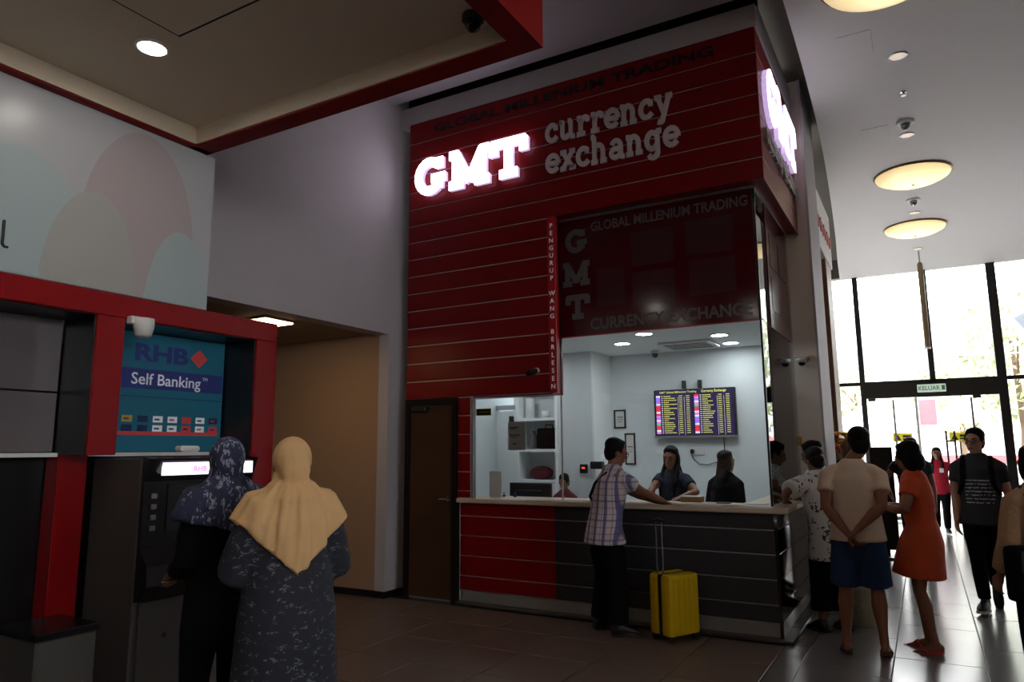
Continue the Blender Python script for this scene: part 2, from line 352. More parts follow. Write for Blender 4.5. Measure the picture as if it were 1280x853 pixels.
struct(MB().box(-9.2, 6.2, -4.2, 18.3, 6.3, 6.4).box(-9.2, 6.2, 18.06, 18.3, 5.55, 6.3).box(-9.2, -9, -4.2, 18.3, 0, 6.3).box(6, 6.2, -4.2, 18.3, 5.9, 6.3).box(-9.2, 6.2, -4.2, -4, 5.9, 6.3).box(-9.2, -1.75, 18.06, 18.3, 0, 5.55).build('roof_light_seal', 'cove'))  # unseen outer shell, added to keep sky light from leaking in
# corridor beside the bank: upper wall, pier, back wall
struct(MB().box(-5.45, -5.26, 3.3, 7.4, 2.93, CZ).box(-5.45, -5.26, -4, 3.3, 2.94, CZ).box(-5.45, -5.26, 6.0, 7.4, CZ, 6.2).build('wall_left', 'wall_white'))
struct(MB().box(-8.8, -5.3, 2, 6.5, 2.94, 3.1).build('ceiling_corridor', 'soffit'))
struct(MB().box(-8.6, -5.45, 6.32, 6.5, 0, 2.94).box(-5.45, -5.262, 6.32, 7.4, 0, 2.93).build('wall_corridor', 'wall_beige'))
struct(MB().box(-5.4, -5.258, 6.318, 7.4, .07, 2.93).build('wall_pier', 'wall_white'))
struct(MB().box(-8.6, -5.25, 6.3, 6.32, 0, .07).box(-5.262, -5.25, 6.32, 7.0, 0, .07).build('baseboard_corridor', 'black'))
struct(MB().box(-8.8, -8.6, 2, 6.5, 0, 3).build('wall_corridor_end', 'wall_beige'))
struct(MB().box(-6.1, -5.9, -4, 4.0, 0, 3.0).build('wall_bank_back', 'bank_black'))
struct(MB().box(-9, 6, -4.2, -4, 0, 6).build('wall_back', 'wall_beige'))
struct(MB().box(6, 6.2, 2.2, 18.2, 0, 6).box(6, 6.2, -4, -3.6, 0, 6).box(6, 6.2, -3.6, 2.2, 0, 2.3).box(6, 6.2, -3.6, 2.2, 4.2, 6).build('wall_right', 'wall_white'))  # opening left for the added daylight window
wr = struct(empty('window_added_fill'))  # unseen window, added to let fill daylight into the lobby
for k in range(5): MB().box(6.06, 6.14, -3.6+k*1.43, -3.52+k*1.43, 2.3, 4.2).build('mullion', 'facade', wr)
for k in range(4): MB().box(6.095, 6.105, -3.52+k*1.43, -2.17+k*1.43, 2.3, 4.2).build('pane', 'glass_facade', wr)
lp = thing('recessed_light', 'warm rectangular light set in the corridor soffit beside the bank', 'ceiling light')
MB().box(-5.92, -5.60, 4.82, 5.24, 2.925, 2.945).build('trim', 'lamp_rim', lp); MB().box(-5.89, -5.63, 4.85, 5.21, 2.915, 2.93).build('diffuser', 'corr_glow', lp)

# ================================================================== KIOSK
GZ0, GS = 5.25, .2057
kw = struct(MB().box(KXL, KXR-.02, KY+.012, KY+.05, 4.05, KTOP).box(KXL, -3.25, KY+.012, KY+.05, 2.17, 4.05).box(KXR-.05, KXR-.012, KY+.05, 8.5, 4.05, KTOP).box(-4.39, -4.22, KY+.012, KY+.05, 1.09, 2.17)
            .build('wall_kiosk', 'groove'))
zs = [KTOP]+[GZ0-GS*i for i in range(15)]+[2.17]
for a, b in zip(zs, zs[1:]):
    z1, z0 = a-.006, b+.006
    if z1-z0 < .02: continue
    if b > 4.0:
        MB().cbox(KXL, KXR, KY, KY+.014, z0, z1, .003).build('panel', 'red_panel', kw)
        MB().cbox(KXR-.014, KXR, KY+.015, 8.5, z0, z1, .003).build('panel', 'red_panel', kw)
    elif z0 < 4.05 < z1:
        MB().cbox(KXL, -3.25, KY, KY+.014, z0, z1, .003).build('panel', 'red_panel', kw)
        MB().cbox(-3.25, KXR, KY, KY+.014, 4.05, z1, .003).build('panel', 'red_panel', kw)
        MB().cbox(KXR-.014, KXR, KY+.015, 8.5, 4.05, z1, .003).build('panel', 'red_panel', kw)
    else:
        MB().cbox(KXL, -3.25, KY, KY+.014, z0, z1, .003).build('panel', 'red_panel', kw)
for i in range(6):
    z1 = 2.17-.2*i-.006; z0 = max(1.1, z1-.19)
    if z1-z0 > .03: MB().cbox(-4.385, -4.225, KY, KY+.014, z0, z1, .003).build('panel', 'red_panel', kw)
# soffit and white band round the top
struct(MB().box(-3.25, KXR-.001, KY+.05, 6.72, 4.045, 4.06).box(-1.25, KXR-.001, 6.72, 8.5, 4.045, 4.06).build('trim_1', 'red_panel'))
struct(MB().box(-5.262, -1.045, KY+.005, KY+.15, KTOP, 5.735).box(-1.2, -1.045, KY+.15, 8.6, KTOP, 5.8).build('trim_2', 'wall_white'))
struct(MB().box(-3.25, -3.235, KY+.05, 6.72, 2.17, 4.05).box(KXL, -3.235, KY+.05, 6.72, 2.16, 2.172).build('trim_3', 'red_panel'))
# dark lettering along the top red board
ks = thing('company_lettering', 'row of small black letters along the top red board', 'lettering', (0, 0, 0))
font('GLOBAL MILLENIUM TRADING', .145, 'black_text', face_y(-4.75, KY-.001, 5.33), 'letters', ks, .003, .004, fit=3.3)
# lit GMT sign
gs = thing('illuminated_sign', 'glowing white slab-serif GMT letters on the red kiosk front', 'sign')
def lit_word(Mf, x0, width, parent, h, th, lit='gmt_lit'):
    tot = sum(GL[c][0] for c in 'GMT')*h; k = width/tot; x = 0
    for c in 'GMT':
        M = Mf @ Matrix.Translation((x*k+x0, 0, .05)) @ Matrix.Diagonal((k, 1, 1, 1))
        M2 = Mf @ Matrix.Translation((x*k+x0, 0, .002)) @ Matrix.Diagonal((k, 1, 1, 1))
        o = glyph_mesh(c, h, th, .012, M).build('letter', lit, parent)
        glyph_mesh(c, h, th*.97, .045, M2).build('letter_return', 'gmt_side', o); x += GL[c][0]*h
lit_word(face_y(0, KY, 4.55), -4.98, 1.52, gs, .44, .108)
cs = thing('currency_exchange_lettering', 'grey slab-serif words currency exchange beside the glowing letters', 'lettering')
slab_word('currency', .205, .055, .02, 'sign_text', face_y(0, KY-.001, 4.84), -3.26, 1.40, cs)
slab_word('exchange', .205, .055, .02, 'sign_text', face_y(0, KY-.001, 4.50), -3.26, 1.46, cs)
# side sign
gs2 = thing('illuminated_sign', 'glowing white GMT letters on the narrow side of the kiosk facing the hall', 'sign')
lit_word(face_x(KXR, 0, 4.68), 6.62, 1.75, gs2, .55, .13, 'gmt_lit_side')
cs2 = thing('currency_exchange_lettering', 'metal slab-serif letters in one line below the side sign facing the hall', 'lettering')
slab_word('currency', .15, .045, .03, 'alu', face_x(KXR, 0, 4.42), 6.6, .86, cs2)
slab_word('exchange', .15, .045, .03, 'alu', face_x(KXR, 0, 4.42), 7.56, .9, cs2)
# upright strip with small letters
vs_ = thing('letter_strip', 'narrow bright red strip with white letters running down beside the dark sign', 'sign')
MB().cbox(-3.255, -3.165, KY-.012, KY+.05, 2.165, 4.02, .003).build('strip', 'red_strip', vs_)
for k, ch in enumerate('PENGURUP WANG BERLESEN'):
    if ch != ' ': font(ch, .068, 'poster_white', face_y(-3.21, KY-.013, 3.90-k*.0805), 'letter', vs_, .001, .0005, 'CENTER')

# dark film sign over the glass
fs = thing('fascia_sign', 'dark maroon glossy sign board above the counter glass with grey lettering', 'sign')
MB().box(-3.235, -1.215, 6.672, 6.69, 2.76, 4.045).build('board', 'film', fs)
MB().box(-3.25, -1.2, 6.655, 6.672, 4.022, 4.045).box(-3.25, -3.235, 6.655, 6.69, 2.2, 4.045).build('frame', 'alu', fs)
MB().box(-3.235, -1.215, 6.668, 6.672, 2.755, 2.768).build('red_edge', 'red_strip', fs)
for x0, x1, z0, z1 in ((-2.42, -1.98, 3.42, 3.78), (-1.86, -1.40, 3.45, 3.80), (-2.42, -1.98, 3.02, 3.36), (-1.84, -1.40, 3.05, 3.4), (-2.80, -2.50, 3.05, 3.45)):
    MB().box(x0, x1, 6.6695, 6.672, z0, z1).build('printed_patch', 'film_patch', fs)
font('GLOBAL MILLENIUM TRADING', .142, 'film_text', face_y(-2.86, 6.668, 3.865), 'letters', fs, .001, .003, fit=1.60)
font('CURRENCY EXCHANGE', .165, 'film_text', face_y(-2.89, 6.668, 2.82), 'letters', fs, .001, .004, fit=1.62)
for k, ch in enumerate('GMT'):
    glyph_mesh(ch, .25, .062, .0015, face_y(-3.175+(-.02 if ch == 'M' else .015), 6.669, 3.66-.355*k)).build('letter', 'film_text', fs)
fs2 = thing('fascia_sign', 'dark maroon sign film on the side glass of the kiosk facing the hall', 'sign')
MB().box(-1.205, -1.190, 7.15, 8.35, 2.76, 4.04).build('board', 'film', fs2)
MB().box(-1.21, -1.185, 6.70, 8.5, 4.02, 4.045).build('frame', 'alu', fs2)
for y0, y1, z0, z1 in ((7.3, 7.7, 3.4, 3.75), (7.8, 8.2, 3.4, 3.75), (7.3, 7.7, 2.95, 3.3)): MB().box(-1.190, -1.187, y0, y1, z0, z1).build('printed_patch', 'film_patch', fs2)

# counter glass
wn = struct(empty('window_1'))
MB().box(-3.235, -1.21, 6.676, 6.686, 1.095, 2.757).build('pane', 'glass', wn)
MB().box(-4.20, -3.25, 6.505, 6.513, 1.095, 2.165).build('pane', 'glass', wn)
MB().box(-1.206, -1.196, 6.70, 8.5, 1.095, 4.02).build('pane', 'glass', wn)
MB().box(-1.212, -1.194, 6.672, 6.70, 1.09, 4.02).build('corner_post', 'black_metal', wn)
MB().box(-4.225, -4.20, 6.465, 6.53, 1.09, 2.17).build('frame', 'alu', wn)
MB().box(-3.25, -3.235, 6.672, 6.69, 1.09, 2.2).build('joint', 'white_plastic', wn)

# service door
dr = struct(MB().cbox(-5.02, -4.445, KY-.012, KY+.03, .02, 2.10, .004).build('door_1', 'door_brown'))
MB().box(-5.085, -5.02, KY-.03, KY+.05, 0, 2.168).box(-4.445, -4.39, KY-.03, KY+.05, 0, 2.168).box(-5.02, -4.445, KY-.03, KY+.05, 2.10, 2.168).build('door_frame', 'door_frame', dr)
MB().box(-5.0, -4.46, KY-.022, KY-.01, .02, .035).build('kick_strip', 'alu', dr)
MB().cbox(-4.99, -4.78, KY-.06, KY-.012, 2.03, 2.08, .006).box(-4.9, -4.62, KY-.07, KY-.06, 2.075, 2.09).build('door_closer', 'dark_plastic', dr)
h = MB(); h.lathe((-4.50, KY-.022, 1.08), [(.024, 0), (.024, .012)], 12, 'y'); h.sweep([(-4.50, KY-.03, 1.08), (-4.50, KY-.05, 1.08), (-4.59, KY-.055, 1.075)], [.009]*3, (0, 0, 1), 8); h.build('door_handle', 'steel', dr)
struct(MB().box(KXL, KXL+.02, KY+.05, 8.9, 0, KTOP).box(-4.46, -4.39, KY+.05, KY+.1, 0, 2.17).build('wall_kiosk_left', 'int_wall'))

# counter
ct = thing('service_counter', 'long exchange counter with pale top, red boards on one end and charcoal boards', 'counter', (0, 0, 0))
MB().cbox(-4.39, -1.04, 6.43, 6.98, 1.045, 1.09, .006).cbox(-1.5, -1.04, 6.982, 8.45, 1.045, 1.09, .006).build('countertop', 'top_lam', ct)
MB().box(-4.37, -1.16, 6.515, 6.9, .14, 1.045).box(-1.45, -1.16, 6.9, 8.45, .14, 1.045).build('body', 'groove', ct)
zz = [1.04, .903, .699, .492, .287, .142]
for a, b in zip(zz, zz[1:]):
    MB().cbox(-4.38, -3.245, 6.50, 6.516, b+.006, a-.005, .002).build('panel', 'red_panel', ct)
    MB().cbox(-3.24, -1.14, 6.50, 6.516, b+.006, a-.005, .002).build('panel', 'dark_panel', ct)
    MB().cbox(-1.16, -1.145, 6.53, 8.44, b+.003, a-.003, .002).build('side_panel', 'black_gloss', ct)
MB().box(-1.165, -1.138, 6.498, 6.53, .03, 1.045).build('corner_trim', 'black_gloss', ct)
MB().box(-4.37, -1.15, 6.51, 6.9, .03, .14).box(-1.45, -1.15, 6.9, 8.44, .03, .14).build('plinth', 'plinth', ct)
MB().cbox(-4.39, -1.05, 6.42, 6.95, 0, .03, .006).cbox(-1.5, -1.05, 6.952, 8.45, 0, .03, .006).build('base_slab', 'slab', ct)

# kiosk interior
IZ = 2.82
struct(MB().box(-3.55, -1.21, 8.8, 8.9, 0, IZ).box(-4.03, -3.55, 8.2, 8.9, 0, IZ).build('wall_kiosk_back', 'int_wall'))
struct(MB().box(-3.56, -3.53, 8.19, 8.8, 0, IZ).build('wall_kiosk_pier', 'int_white'))
struct(MB().box(-6.2, -1.21, 6.73, 9.3, IZ, IZ+.1).build('ceiling_kiosk', 'int_ceil'))
struct(MB().box(-5.08, -1.21, 6.95, 9.2, -.01, .03).box(-6.2, -5.08, 7.3, 9.2, -.01, .03).build('floor_kiosk', 'int_wall'))
struct(MB().box(-6.2, -4.03, 9.1, 9.2, 0, IZ).box(-6.2, -6.1, 7.4, 9.1, 0, IZ).box(-4.72, -4.66, 8.45, 9.1, 0, IZ).build('wall_kiosk_room', 'int_white'))
dr = struct(MB().cbox(-5.30, -4.73, 8.42, 8.46, .03, 2.12, .004).build('door_2', 'int_white'))
MB().box(-5.36, -5.30, 8.40, 8.48, .03, 2.2).box(-5.36, -4.66, 8.40, 8.48, 2.14, 2.2).build('door_frame', 'alu', dr)
MB().cbox(-4.85, -4.80, 8.36, 8.42, 1.9, 2.05, .006).build('door_closer', 'dark_plastic', dr)
def downlight(name, label, x, y, z, r, glow, grp=None, rim='white_plastic'):
    t = thing(name, label, 'ceiling light', (x, y, z), 0, grp)
    MB().lathe((0, 0, 0), [(r*1.22, 0), (r*1.22, -.006), (r*1.02, -.012), (r*1.0, -.004)], 20).build('trim_ring', rim, t, True)
    MB().lathe((0, 0, 0), [(r, -.004), (r*.98, -.009)], 20).build('lens', glow, t)
    return t
for x, y, lb in ((-2.96, 7.75, 'round downlight in the kiosk ceiling beside the dark camera'), (-1.83, 7.72, 'round downlight in the kiosk ceiling beside the air vent, toward the glass corner'), (-1.86, 8.38, 'round downlight in the kiosk ceiling close to the television wall'),
                 (-2.5, 7.2, 'round downlight in the kiosk ceiling just behind the front glass'), (-4.4, 7.6, 'round downlight in the kiosk ceiling before the white shelves'), (-5.0, 8.8, 'round downlight in the back room beyond the inner door')):
    downlight('downlight', lb, x, y, IZ, .085, 'down_glow_k', 'downlights inside the kiosk')
ac = thing('ceiling_cassette', 'white ceiling air vent cassette with dark slots behind the counter glass', 'air vent')
MB().cbox(-2.60, -2.0, 7.95, 8.45, IZ-.03, IZ, .005).build('body', 'white_plastic', ac)
for q in range(4): MB().box(-2.55, -2.05, 8.0+q*.115, 8.05+q*.115, IZ-.034, IZ-.03).build('slot', 'black', ac)
cm = thing('security_camera', 'small black dome camera hanging from the kiosk ceiling', 'camera', (-2.85, 8.6, IZ))
MB().lathe((0, 0, 0), [(.05, 0), (.05, -.03), (.03, -.035)], 14).build('mount', 'white_plastic', cm, True); MB().ell((0, 0, -.05), (.038, .038, .038)).build('dome', 'black_gloss', cm, True)

# television with exchange rates
tv = thing('television', 'wall television listing exchange rates in yellow with small flags', 'television', (-2.42, 8.8, 2.035))
MB().cbox(-.505, .505, -.09, -.03, -.295, .295, .008).build('housing', 'dark_plastic', tv)
MB().box(-.515, .515, -.095, -.06, -.305, -.28).build('bezel', 'alu', tv)
mat('tv_bg', '#0b0a14', .2, emit=(.035, .025, .09), es=.7); mat('tv_row', '#17142c', .2, emit=(.10, .07, .24), es=.3); mat('tv_yel', '#c8c23a', .4, emit=(.78, .78, .25), es=.55); mat('tv_wht', '#dddddd', .4, emit=(.8, .78, .9), es=.7)
mat('tv_red', '#cc2030', .4, emit=(.8, .05, .1), es=.8); mat('tv_pur', '#7a4ad0', .4, emit=(.4, .22, .9), es=.9); mat('tv_grn', '#2a9a70', .4, emit=(.1, .6, .4), es=.8); mat('tv_pink', '#d060c0', .4, emit=(.85, .25, .7), es=.8)
sc_ = MB().box(-.485, .485, -.093, -.089, -.275, .285).build('screen', 'tv_bg', tv)
font('GMT Global Millenium Trading', .034, 'tv_yel', face_y(-.43, -.0945, .25), 'heading', tv, .0004, .0005, fit=.47)
font('Currency Exchange', .042, 'tv_yel', face_y(.10, -.0945, .248), 'heading', tv, .0004, .001, fit=.30)
rows = MB(); txt = MB(); wht = MB(); rnd = random.Random(3)
for c in range(2):
    ox = -.48+c*.485
    for r in range(19):
        z = .212-r*.0252
        rows.box(ox+.07, ox+.455, -.0935, -.093, z-.009, z+.009)
        x = ox+.105
        for q in range(rnd.randint(4, 9)):
            L = rnd.uniform(.008, .02); txt.box(x, x+L, -.0945, -.0938, z-.006, z+.005); x += L+.004
        for xx in (.30, .39):
            for q in range(4): txt.box(ox+xx+q*.011, ox+xx+q*.011+.008, -.0945, -.0938, z-.006, z+.005)
        wht.box(ox+.075, ox+.092, -.0945, -.0938, z-.004, z+.004)
    for xx in (.285, .365): wht.box(ox+xx, ox+xx+.0025, -.0945, -.0938, -.27, .2)
rows.build('row_stripes', 'tv_row', tv); txt.build('rate_text', 'tv_yel', tv); wht.build('code_text', 'tv_wht', tv)
fc = ['tv_wht', 'tv_pur', 'tv_pur', 'tv_pur', 'tv_wht', 'tv_red', 'tv_red', 'tv_red', 'tv_wht', 'tv_red', 'tv_pink', 'tv_pur', 'tv_wht', 'tv_pink', 'tv_grn', 'tv_red', 'tv_red', 'tv_wht', 'tv_pink']
for c in range(2):
    for r in range(19):
        z = .212-r*.0252; m = fc[(r+c*9) % 19]
        MB().box(-.475+c*.485, -.422+c*.485, -.095, -.093, z-.0115, z+.0115).build('flag', m, tv)
for x in (-.13, .07):
    b = thing('wall_bracket', 'small black bracket on the wall above the television', 'bracket', (-2.42+x, 8.8, 2.34), 0, 'brackets over the television')
    MB().cbox(-.022, .022, -.05, 0, 0, .1, .004).build('plate', 'black', b); MB().lathe((0, -.052, .05), [(.008, 0), (.008, .004)], 8, 'y').build('screw', 'steel', b)
so = thing('power_socket', 'white double wall socket with a black plug under the television', 'socket')
MB().cbox(-2.50, -2.34, 8.785, 8.8, 1.52, 1.61, .004).build('plate', 'white_plastic', so); MB().cbox(-2.50, -2.455, 8.74, 8.785, 1.535, 1.59, .01).build('plug', 'black', so)
cb = MB().sweep([(-2.48, 8.725, 1.53), (-2.46, 8.77, 1.46), (-2.40, 8.78, 1.41), (-2.3, 8.78, 1.40), (-2.2, 8.78, 1.43), (-2.12, 8.77, 1.45), (-2.10, 8.77, 1.41), (-2.13, 8.76, 1.46), (-2.16, 8.77, 1.5), (-2.11, 8.78, 1.52), (-2.09, 8.78, 1.6), (-2.09, 8.78, 1.74)], [.006]*12, (0, 1, 0), 6)
tag(cb.build('power_cable', 'black', None, True), 'black cable looping from the socket up to the television', 'cable')
for (x, z, w_, h_, lb) in ((-3.42, 1.985, .16, .24, 'black framed certificate beside the pale wall corner'), (-3.29, 1.60, .14, .4, 'tall black framed notice below the framed certificate')):
    f = thing('picture_frame', lb, 'frame', (x, 8.8, z))
    MB().box(-w_/2, w_/2, -.02, 0, h_/2-.018, h_/2).box(-w_/2, w_/2, -.02, 0, -h_/2, -h_/2+.018).box(-w_/2, -w_/2+.018, -.02, 0, -h_/2, h_/2).box(w_/2-.018, w_/2, -.02, 0, -h_/2, h_/2).build('frame', 'black', f)
    MB().box(-w_/2+.018, w_/2-.018, -.008, 0, -h_/2+.018, h_/2-.018).build('certificate', 'paper', f)
    MB().box(-w_/4, w_/4, -.0095, -.008, .02, .03).box(-w_/4, w_/4, -.0095, -.008, -.01, -.004).box(-w_/5, w_/5, -.0095, -.008, -.04, -.034).build('print', 'ink', f)
tag(MB().cbox(-2.95, -2.86, 8.79, 8.8, 1.53, 1.57, .002).build('wall_note', 'white_card'), 'small white card stuck on the wall left of the socket', 'card')
p = thing('alarm_keypad', 'small black keypad with a red light on the pale pier', 'keypad', (-3.68, 8.2, 1.36)); MB().cbox(-.05, .05, -.025, 0, -.055, .055, .005).build('case', 'black', p); MB().box(-.02, .02, -.028, -.025, .0, .02).build('display', 'led_red', p)
tag(MB().cbox(-3.56, -3.40, 8.10, 8.19, 1.36, 1.45, .01).build('intercom_box', 'dark_plastic'), 'black box mounted beside the keypad behind the person in the checked shirt', 'box')
# shelf unit
sf = thing('shelf_unit', 'white open shelf unit with three bays behind the glass', 'shelf', (0, 0, 0))
MB().box(-4.655, -4.61, 8.2, 8.55, .03, 2.5).build('side_panel', 'int_white', sf); MB().box(-4.075, -4.035, 8.2, 8.55, .03, 2.5).build('side_panel', 'int_white', sf)
MB().box(-4.61, -4.075, 8.52, 8.55, .03, 2.5).build('back_panel', 'int_wall', sf)
for z in (1.18, 1.57, 1.97, 2.46): MB().box(-4.61, -4.075, 8.2, 8.52, z, z+.035).build('shelf', 'int_white', sf)
MB().cbox(-4.61, -4.075, 8.195, 8.21, .05, 1.17, .004).build('cupboard_door', 'int_white', sf)
bk = thing('black_bag', 'black fabric bag standing on the middle shelf', 'bag', (-4.24, 8.36, 1.605)); MB().cbox(-.14, .13, -.1, .1, 0, .27, .03).build('body', 'black_cloth', bk, True)
MB().sweep([(-.06, 0, .26), (-.05, 0, .31), (.05, 0, .31), (.06, 0, .26)], [.008]*4, (0, 1, 0), 6).build('handle', 'black', bk)
bt = thing('water_bottle', 'clear grey bottle beside the black bag', 'bottle', (-4.47, 8.36, 1.605)); MB().lathe((0, 0, 0), [(.05, 0), (.052, .02), (.052, .17), (.025, .21), (.022, .24)], 14).build('body', 'panel_grey', bt, True); MB().lathe((0, 0, .24), [(.025, 0), (.025, .025)], 12).build('cap', 'white_plastic', bt)
for x, hh, lb in ((-4.52, .27, 'tall white paper roll on the top shelf'), (-4.28, .1, 'short white paper roll on the top shelf')):
    rl = thing('paper_roll', lb, 'paper roll', (x, 8.36, 2.005)); MB().lathe((0, 0, 0), [(.06, 0), (.06, hh), (.02, hh), (.02, hh-.01)], 16).build('roll', 'white_card', rl, True); MB().lathe((0, 0, hh-.02), [(.02, 0), (.02, .022)], 12).build('core', 'wood', rl)
cp = thing('helmet_bag', 'dark red rounded bag lying on the lower shelf', 'bag', (-4.36, 8.36, 1.215)); MB().ell((0, 0, .085), (.17, .1, .085)).build('body', 'maroon_cloth', cp, True); MB().sweep([(-.1, -.07, .12), (0, -.1, .13), (.1, -.07, .12)], [.006]*3).build('strap', 'black', cp)
# counter things seen through glass
mo = thing('monitor', 'black computer monitor seen from behind on the desk inside', 'monitor', (-3.98, 7.35, .80))
MB().cbox(-.27, .27, -.02, .03, .05, .42, .008).build('screen_back', 'dark_plastic', mo); MB().cbox(-.18, .18, -.04, -.02, .10, .34, .01).build('rear_cover', 'black', mo); MB().box(-.03, .03, -.01, .04, 0, .1).build('neck', 'black', mo); MB().cbox(-.12, .12, -.08, .1, 0, .012, .003).build('stand', 'black', mo)
dk = thing('work_desk', 'low white work shelf behind the counter', 'desk'); MB().box(-5.0, -3.3, 6.99, 7.6, .76, .80).box(-3.3, -1.55, 6.99, 7.2, .76, .80).build('top', 'int_white', dk); MB().box(-5.0, -4.96, 7.0, 7.6, .03, .76).box(-1.59, -1.55, 7.0, 7.2, .03, .76).build('side_panel', 'int_white', dk)
nb = thing('notice_sheet', 'grey notice sheet with printed lines taped inside the left glass', 'notice', (0, 0, 0))
a_, b_ = onY(635, 563, 6.517), onY(657, 527, 6.517)
nb.location = (a_.x+4.06, -.175, a_.z-1.47); nb.scale = (1, 1, 1)
MB().box(-4.06, b_.x-a_.x-4.06, 6.692, 6.695, 1.47, 1.47+b_.z-a_.z).build('sheet', 'white_card', nb)
# mirror order so that it faces the viewer through the glass
MB().box(-4.04, -3.93, 6.6905, 6.692, 1.70, 1.71).box(-4.04, -3.96, 6.6905, 6.692, 1.685, 1.692).box(-4.04, -3.91, 6.6905, 6.692, 1.62, 1.63).box(-4.03, -3.95, 6.6905, 6.692, 1.60, 1.607).box(-4.0, -3.95, 6.6905, 6.692, 1.53, 1.54).build('print', 'ink', nb)
ys = thing('warning_strip', 'small black and yellow strip sign at the corner of the left glass', 'sign', (0, -.175, 0)); MB().box(-4.19, -4.0, 6.692, 6.695, 1.965, 2.04).build('strip', 'yellow_sign', ys); MB().box(-4.18, -4.01, 6.6905, 6.692, 1.972, 2.033).build('dark_band', 'black', ys)
m_ = MB()
for q in range(11): m_.box(-4.165+q*.013, -4.157+q*.013, 6.6895, 6.6905, 1.992, 2.012+.004*(q % 3))
m_.build('print', 'yellow_sign', ys)
tag(MB().cbox(-4.17, -4.01, 6.75, 6.775, 1.092, 1.37, .005).build('document_holder', 'paper'), 'grey upright document holder standing at the end of the counter', 'holder')
for x, lb in ((-4.04, 'small dark stamp on the counter beside the document holder'), (-3.90, 'small blue clip on the counter near the monitor')):
    s_ = thing('stamp', lb, 'stamp', (x, 6.85, 1.09)); MB().cbox(-.015, .015, -.012, .012, 0, .02, .002).build('base', 'black', s_); MB().lathe((0, 0, .02), [(.006, 0), (.009, .02), (.004, .03)], 8).build('handle', 'poster_navy', s_)
cl = thing('money_tray', 'stack of brown banknotes on the counter by the clerk', 'banknotes', (-1.98, 6.93, 1.09)); MB().cbox(-.1, .1, -.06, .06, 0, .05, .004).build('bundle', 'wood', cl); MB().box(-.1, .1, -.062, .062, .05, .056).build('top_note', 'paper', cl)
tag(MB().cbox(-1.72, -1.60, 6.80, 6.90, 1.09, 1.10, .002).build('calculator', 'dark_plastic'), 'small dark calculator lying on the counter by the dark haired clerk', 'calculator')
tag(MB().box(-1.50, -1.30, 6.85, 7.0, 1.09, 1.094).box(-1.47, -1.28, 6.83, 6.98, 1.094, 1.097).build('paper_sheets', 'paper'), 'loose white sheets on the counter beside the glass corner', 'paper')
tag(MB().cbox(-2.22, -2.10, 6.62, 6.66, 1.09, 1.10, .002).build('pen_tray', 'black'), 'thin black pen tray on the counter in front of the glass', 'tray')
# cctv on red wall and by the strip
def cctv(label, loc, rz):
    t = thing('security_camera', label, 'camera', loc, rz)
    MB().lathe((0, 0, 0), [(.03, 0), (.03, .02), (.014, .025), (.014, .06)], 12, 'y').build('mount', 'white_plastic', t, True)
    MB().sweep([(0, -.02, -.01), (0, -.16, -.04)], [.032, .032], (1, 0, 0), 12, False, False).build('body', 'dark_plastic', t, True); MB().lathe((0, -.166, -.041), [(.03, 0), (.02, .004)], 12, 'y').build('lens', 'black_gloss', t)
cctv('small dark bullet camera on the red wall beside the letter strip', (-3.38, KY-.06, 2.40), 0)

# ================================================================== BANK
BX = -4.4
bs = thing('bank_light_box', 'large pale wall sign with soft pink and blue circles above the bank', 'sign')
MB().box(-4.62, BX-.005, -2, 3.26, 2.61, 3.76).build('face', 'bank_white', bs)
def disc_print(cy, cz, ry, rz, m, k):
    poly = []
    for i in range(48):
        a = 2*PI*i/48; y, z = cy+ry*math.cos(a), cz+rz*math.sin(a); poly.append((min(max(y, 0.2), 3.255), min(max(z, 2.615), 3.74)))
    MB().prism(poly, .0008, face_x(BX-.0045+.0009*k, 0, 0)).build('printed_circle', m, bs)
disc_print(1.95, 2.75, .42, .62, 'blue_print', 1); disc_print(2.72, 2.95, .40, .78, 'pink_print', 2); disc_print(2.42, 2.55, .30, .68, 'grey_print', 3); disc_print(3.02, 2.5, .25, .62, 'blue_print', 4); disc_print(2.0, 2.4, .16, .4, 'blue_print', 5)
o = onX(5, 305, BX); lt = MB().sweep([(BX+.003, o.y-.01, o.z), (BX+.003, o.y-.012, o.z+.13)], [.008, .008], (0, 1, 0), 8); lt.sweep([(BX+.003, o.y-.01, o.z), (BX+.003, o.y, o.z-.015), (BX+.003, o.y+.015, o.z-.015)], [.008]*3, (1, 0, 0), 8); lt.build('letter', 'black_text', bs)
bf = thing('self_service_bay', 'glossy red frame of the self-service bank bays with black reveals', 'bay', (0, 0, 0))
MB().cbox(-4.75, BX, -2, 3.92, 2.455, 2.605, .006).build('header', 'red_bank', bf)
MB().cbox(-4.75, BX, 2.49, 2.67, 1.585, 2.455, .004).build('post', 'red_bank', bf)
MB().cbox(-4.75, BX, 3.72, 3.92, 0, 2.455, .004).build('post', 'red_bank', bf)
MB().cbox(-4.85, -4.70, 2.49, 2.67, .0, 1.585, .004).build('lower_post', 'red_bank', bf)
MB().box(-4.76, -4.42, 3.712, 3.72, 0, 2.455).box(-4.75, -4.42, 2.482, 2.49, 1.59, 2.455).box(-4.75, -4.42, 2.67, 3.712, 2.448, 2.455).box(-4.75, -4.42, -2, 2.482, 2.448, 2.455).build('reveal', 'bank_black', bf)
MB().box(-4.83, -4.775, 2.67, 3.72, 0, 2.455).box(-5.4, -4.86, -2, 2.67, 0, 1.585).build('back_panel', 'bank_black', bf)
MB().box(-4.77, -4.70, 2.67, 3.72, 1.575, 1.60).box(-4.77, -4.70, -2, 2.48, 1.575, 1.60).build('light_strip', 'white_plastic', bf)
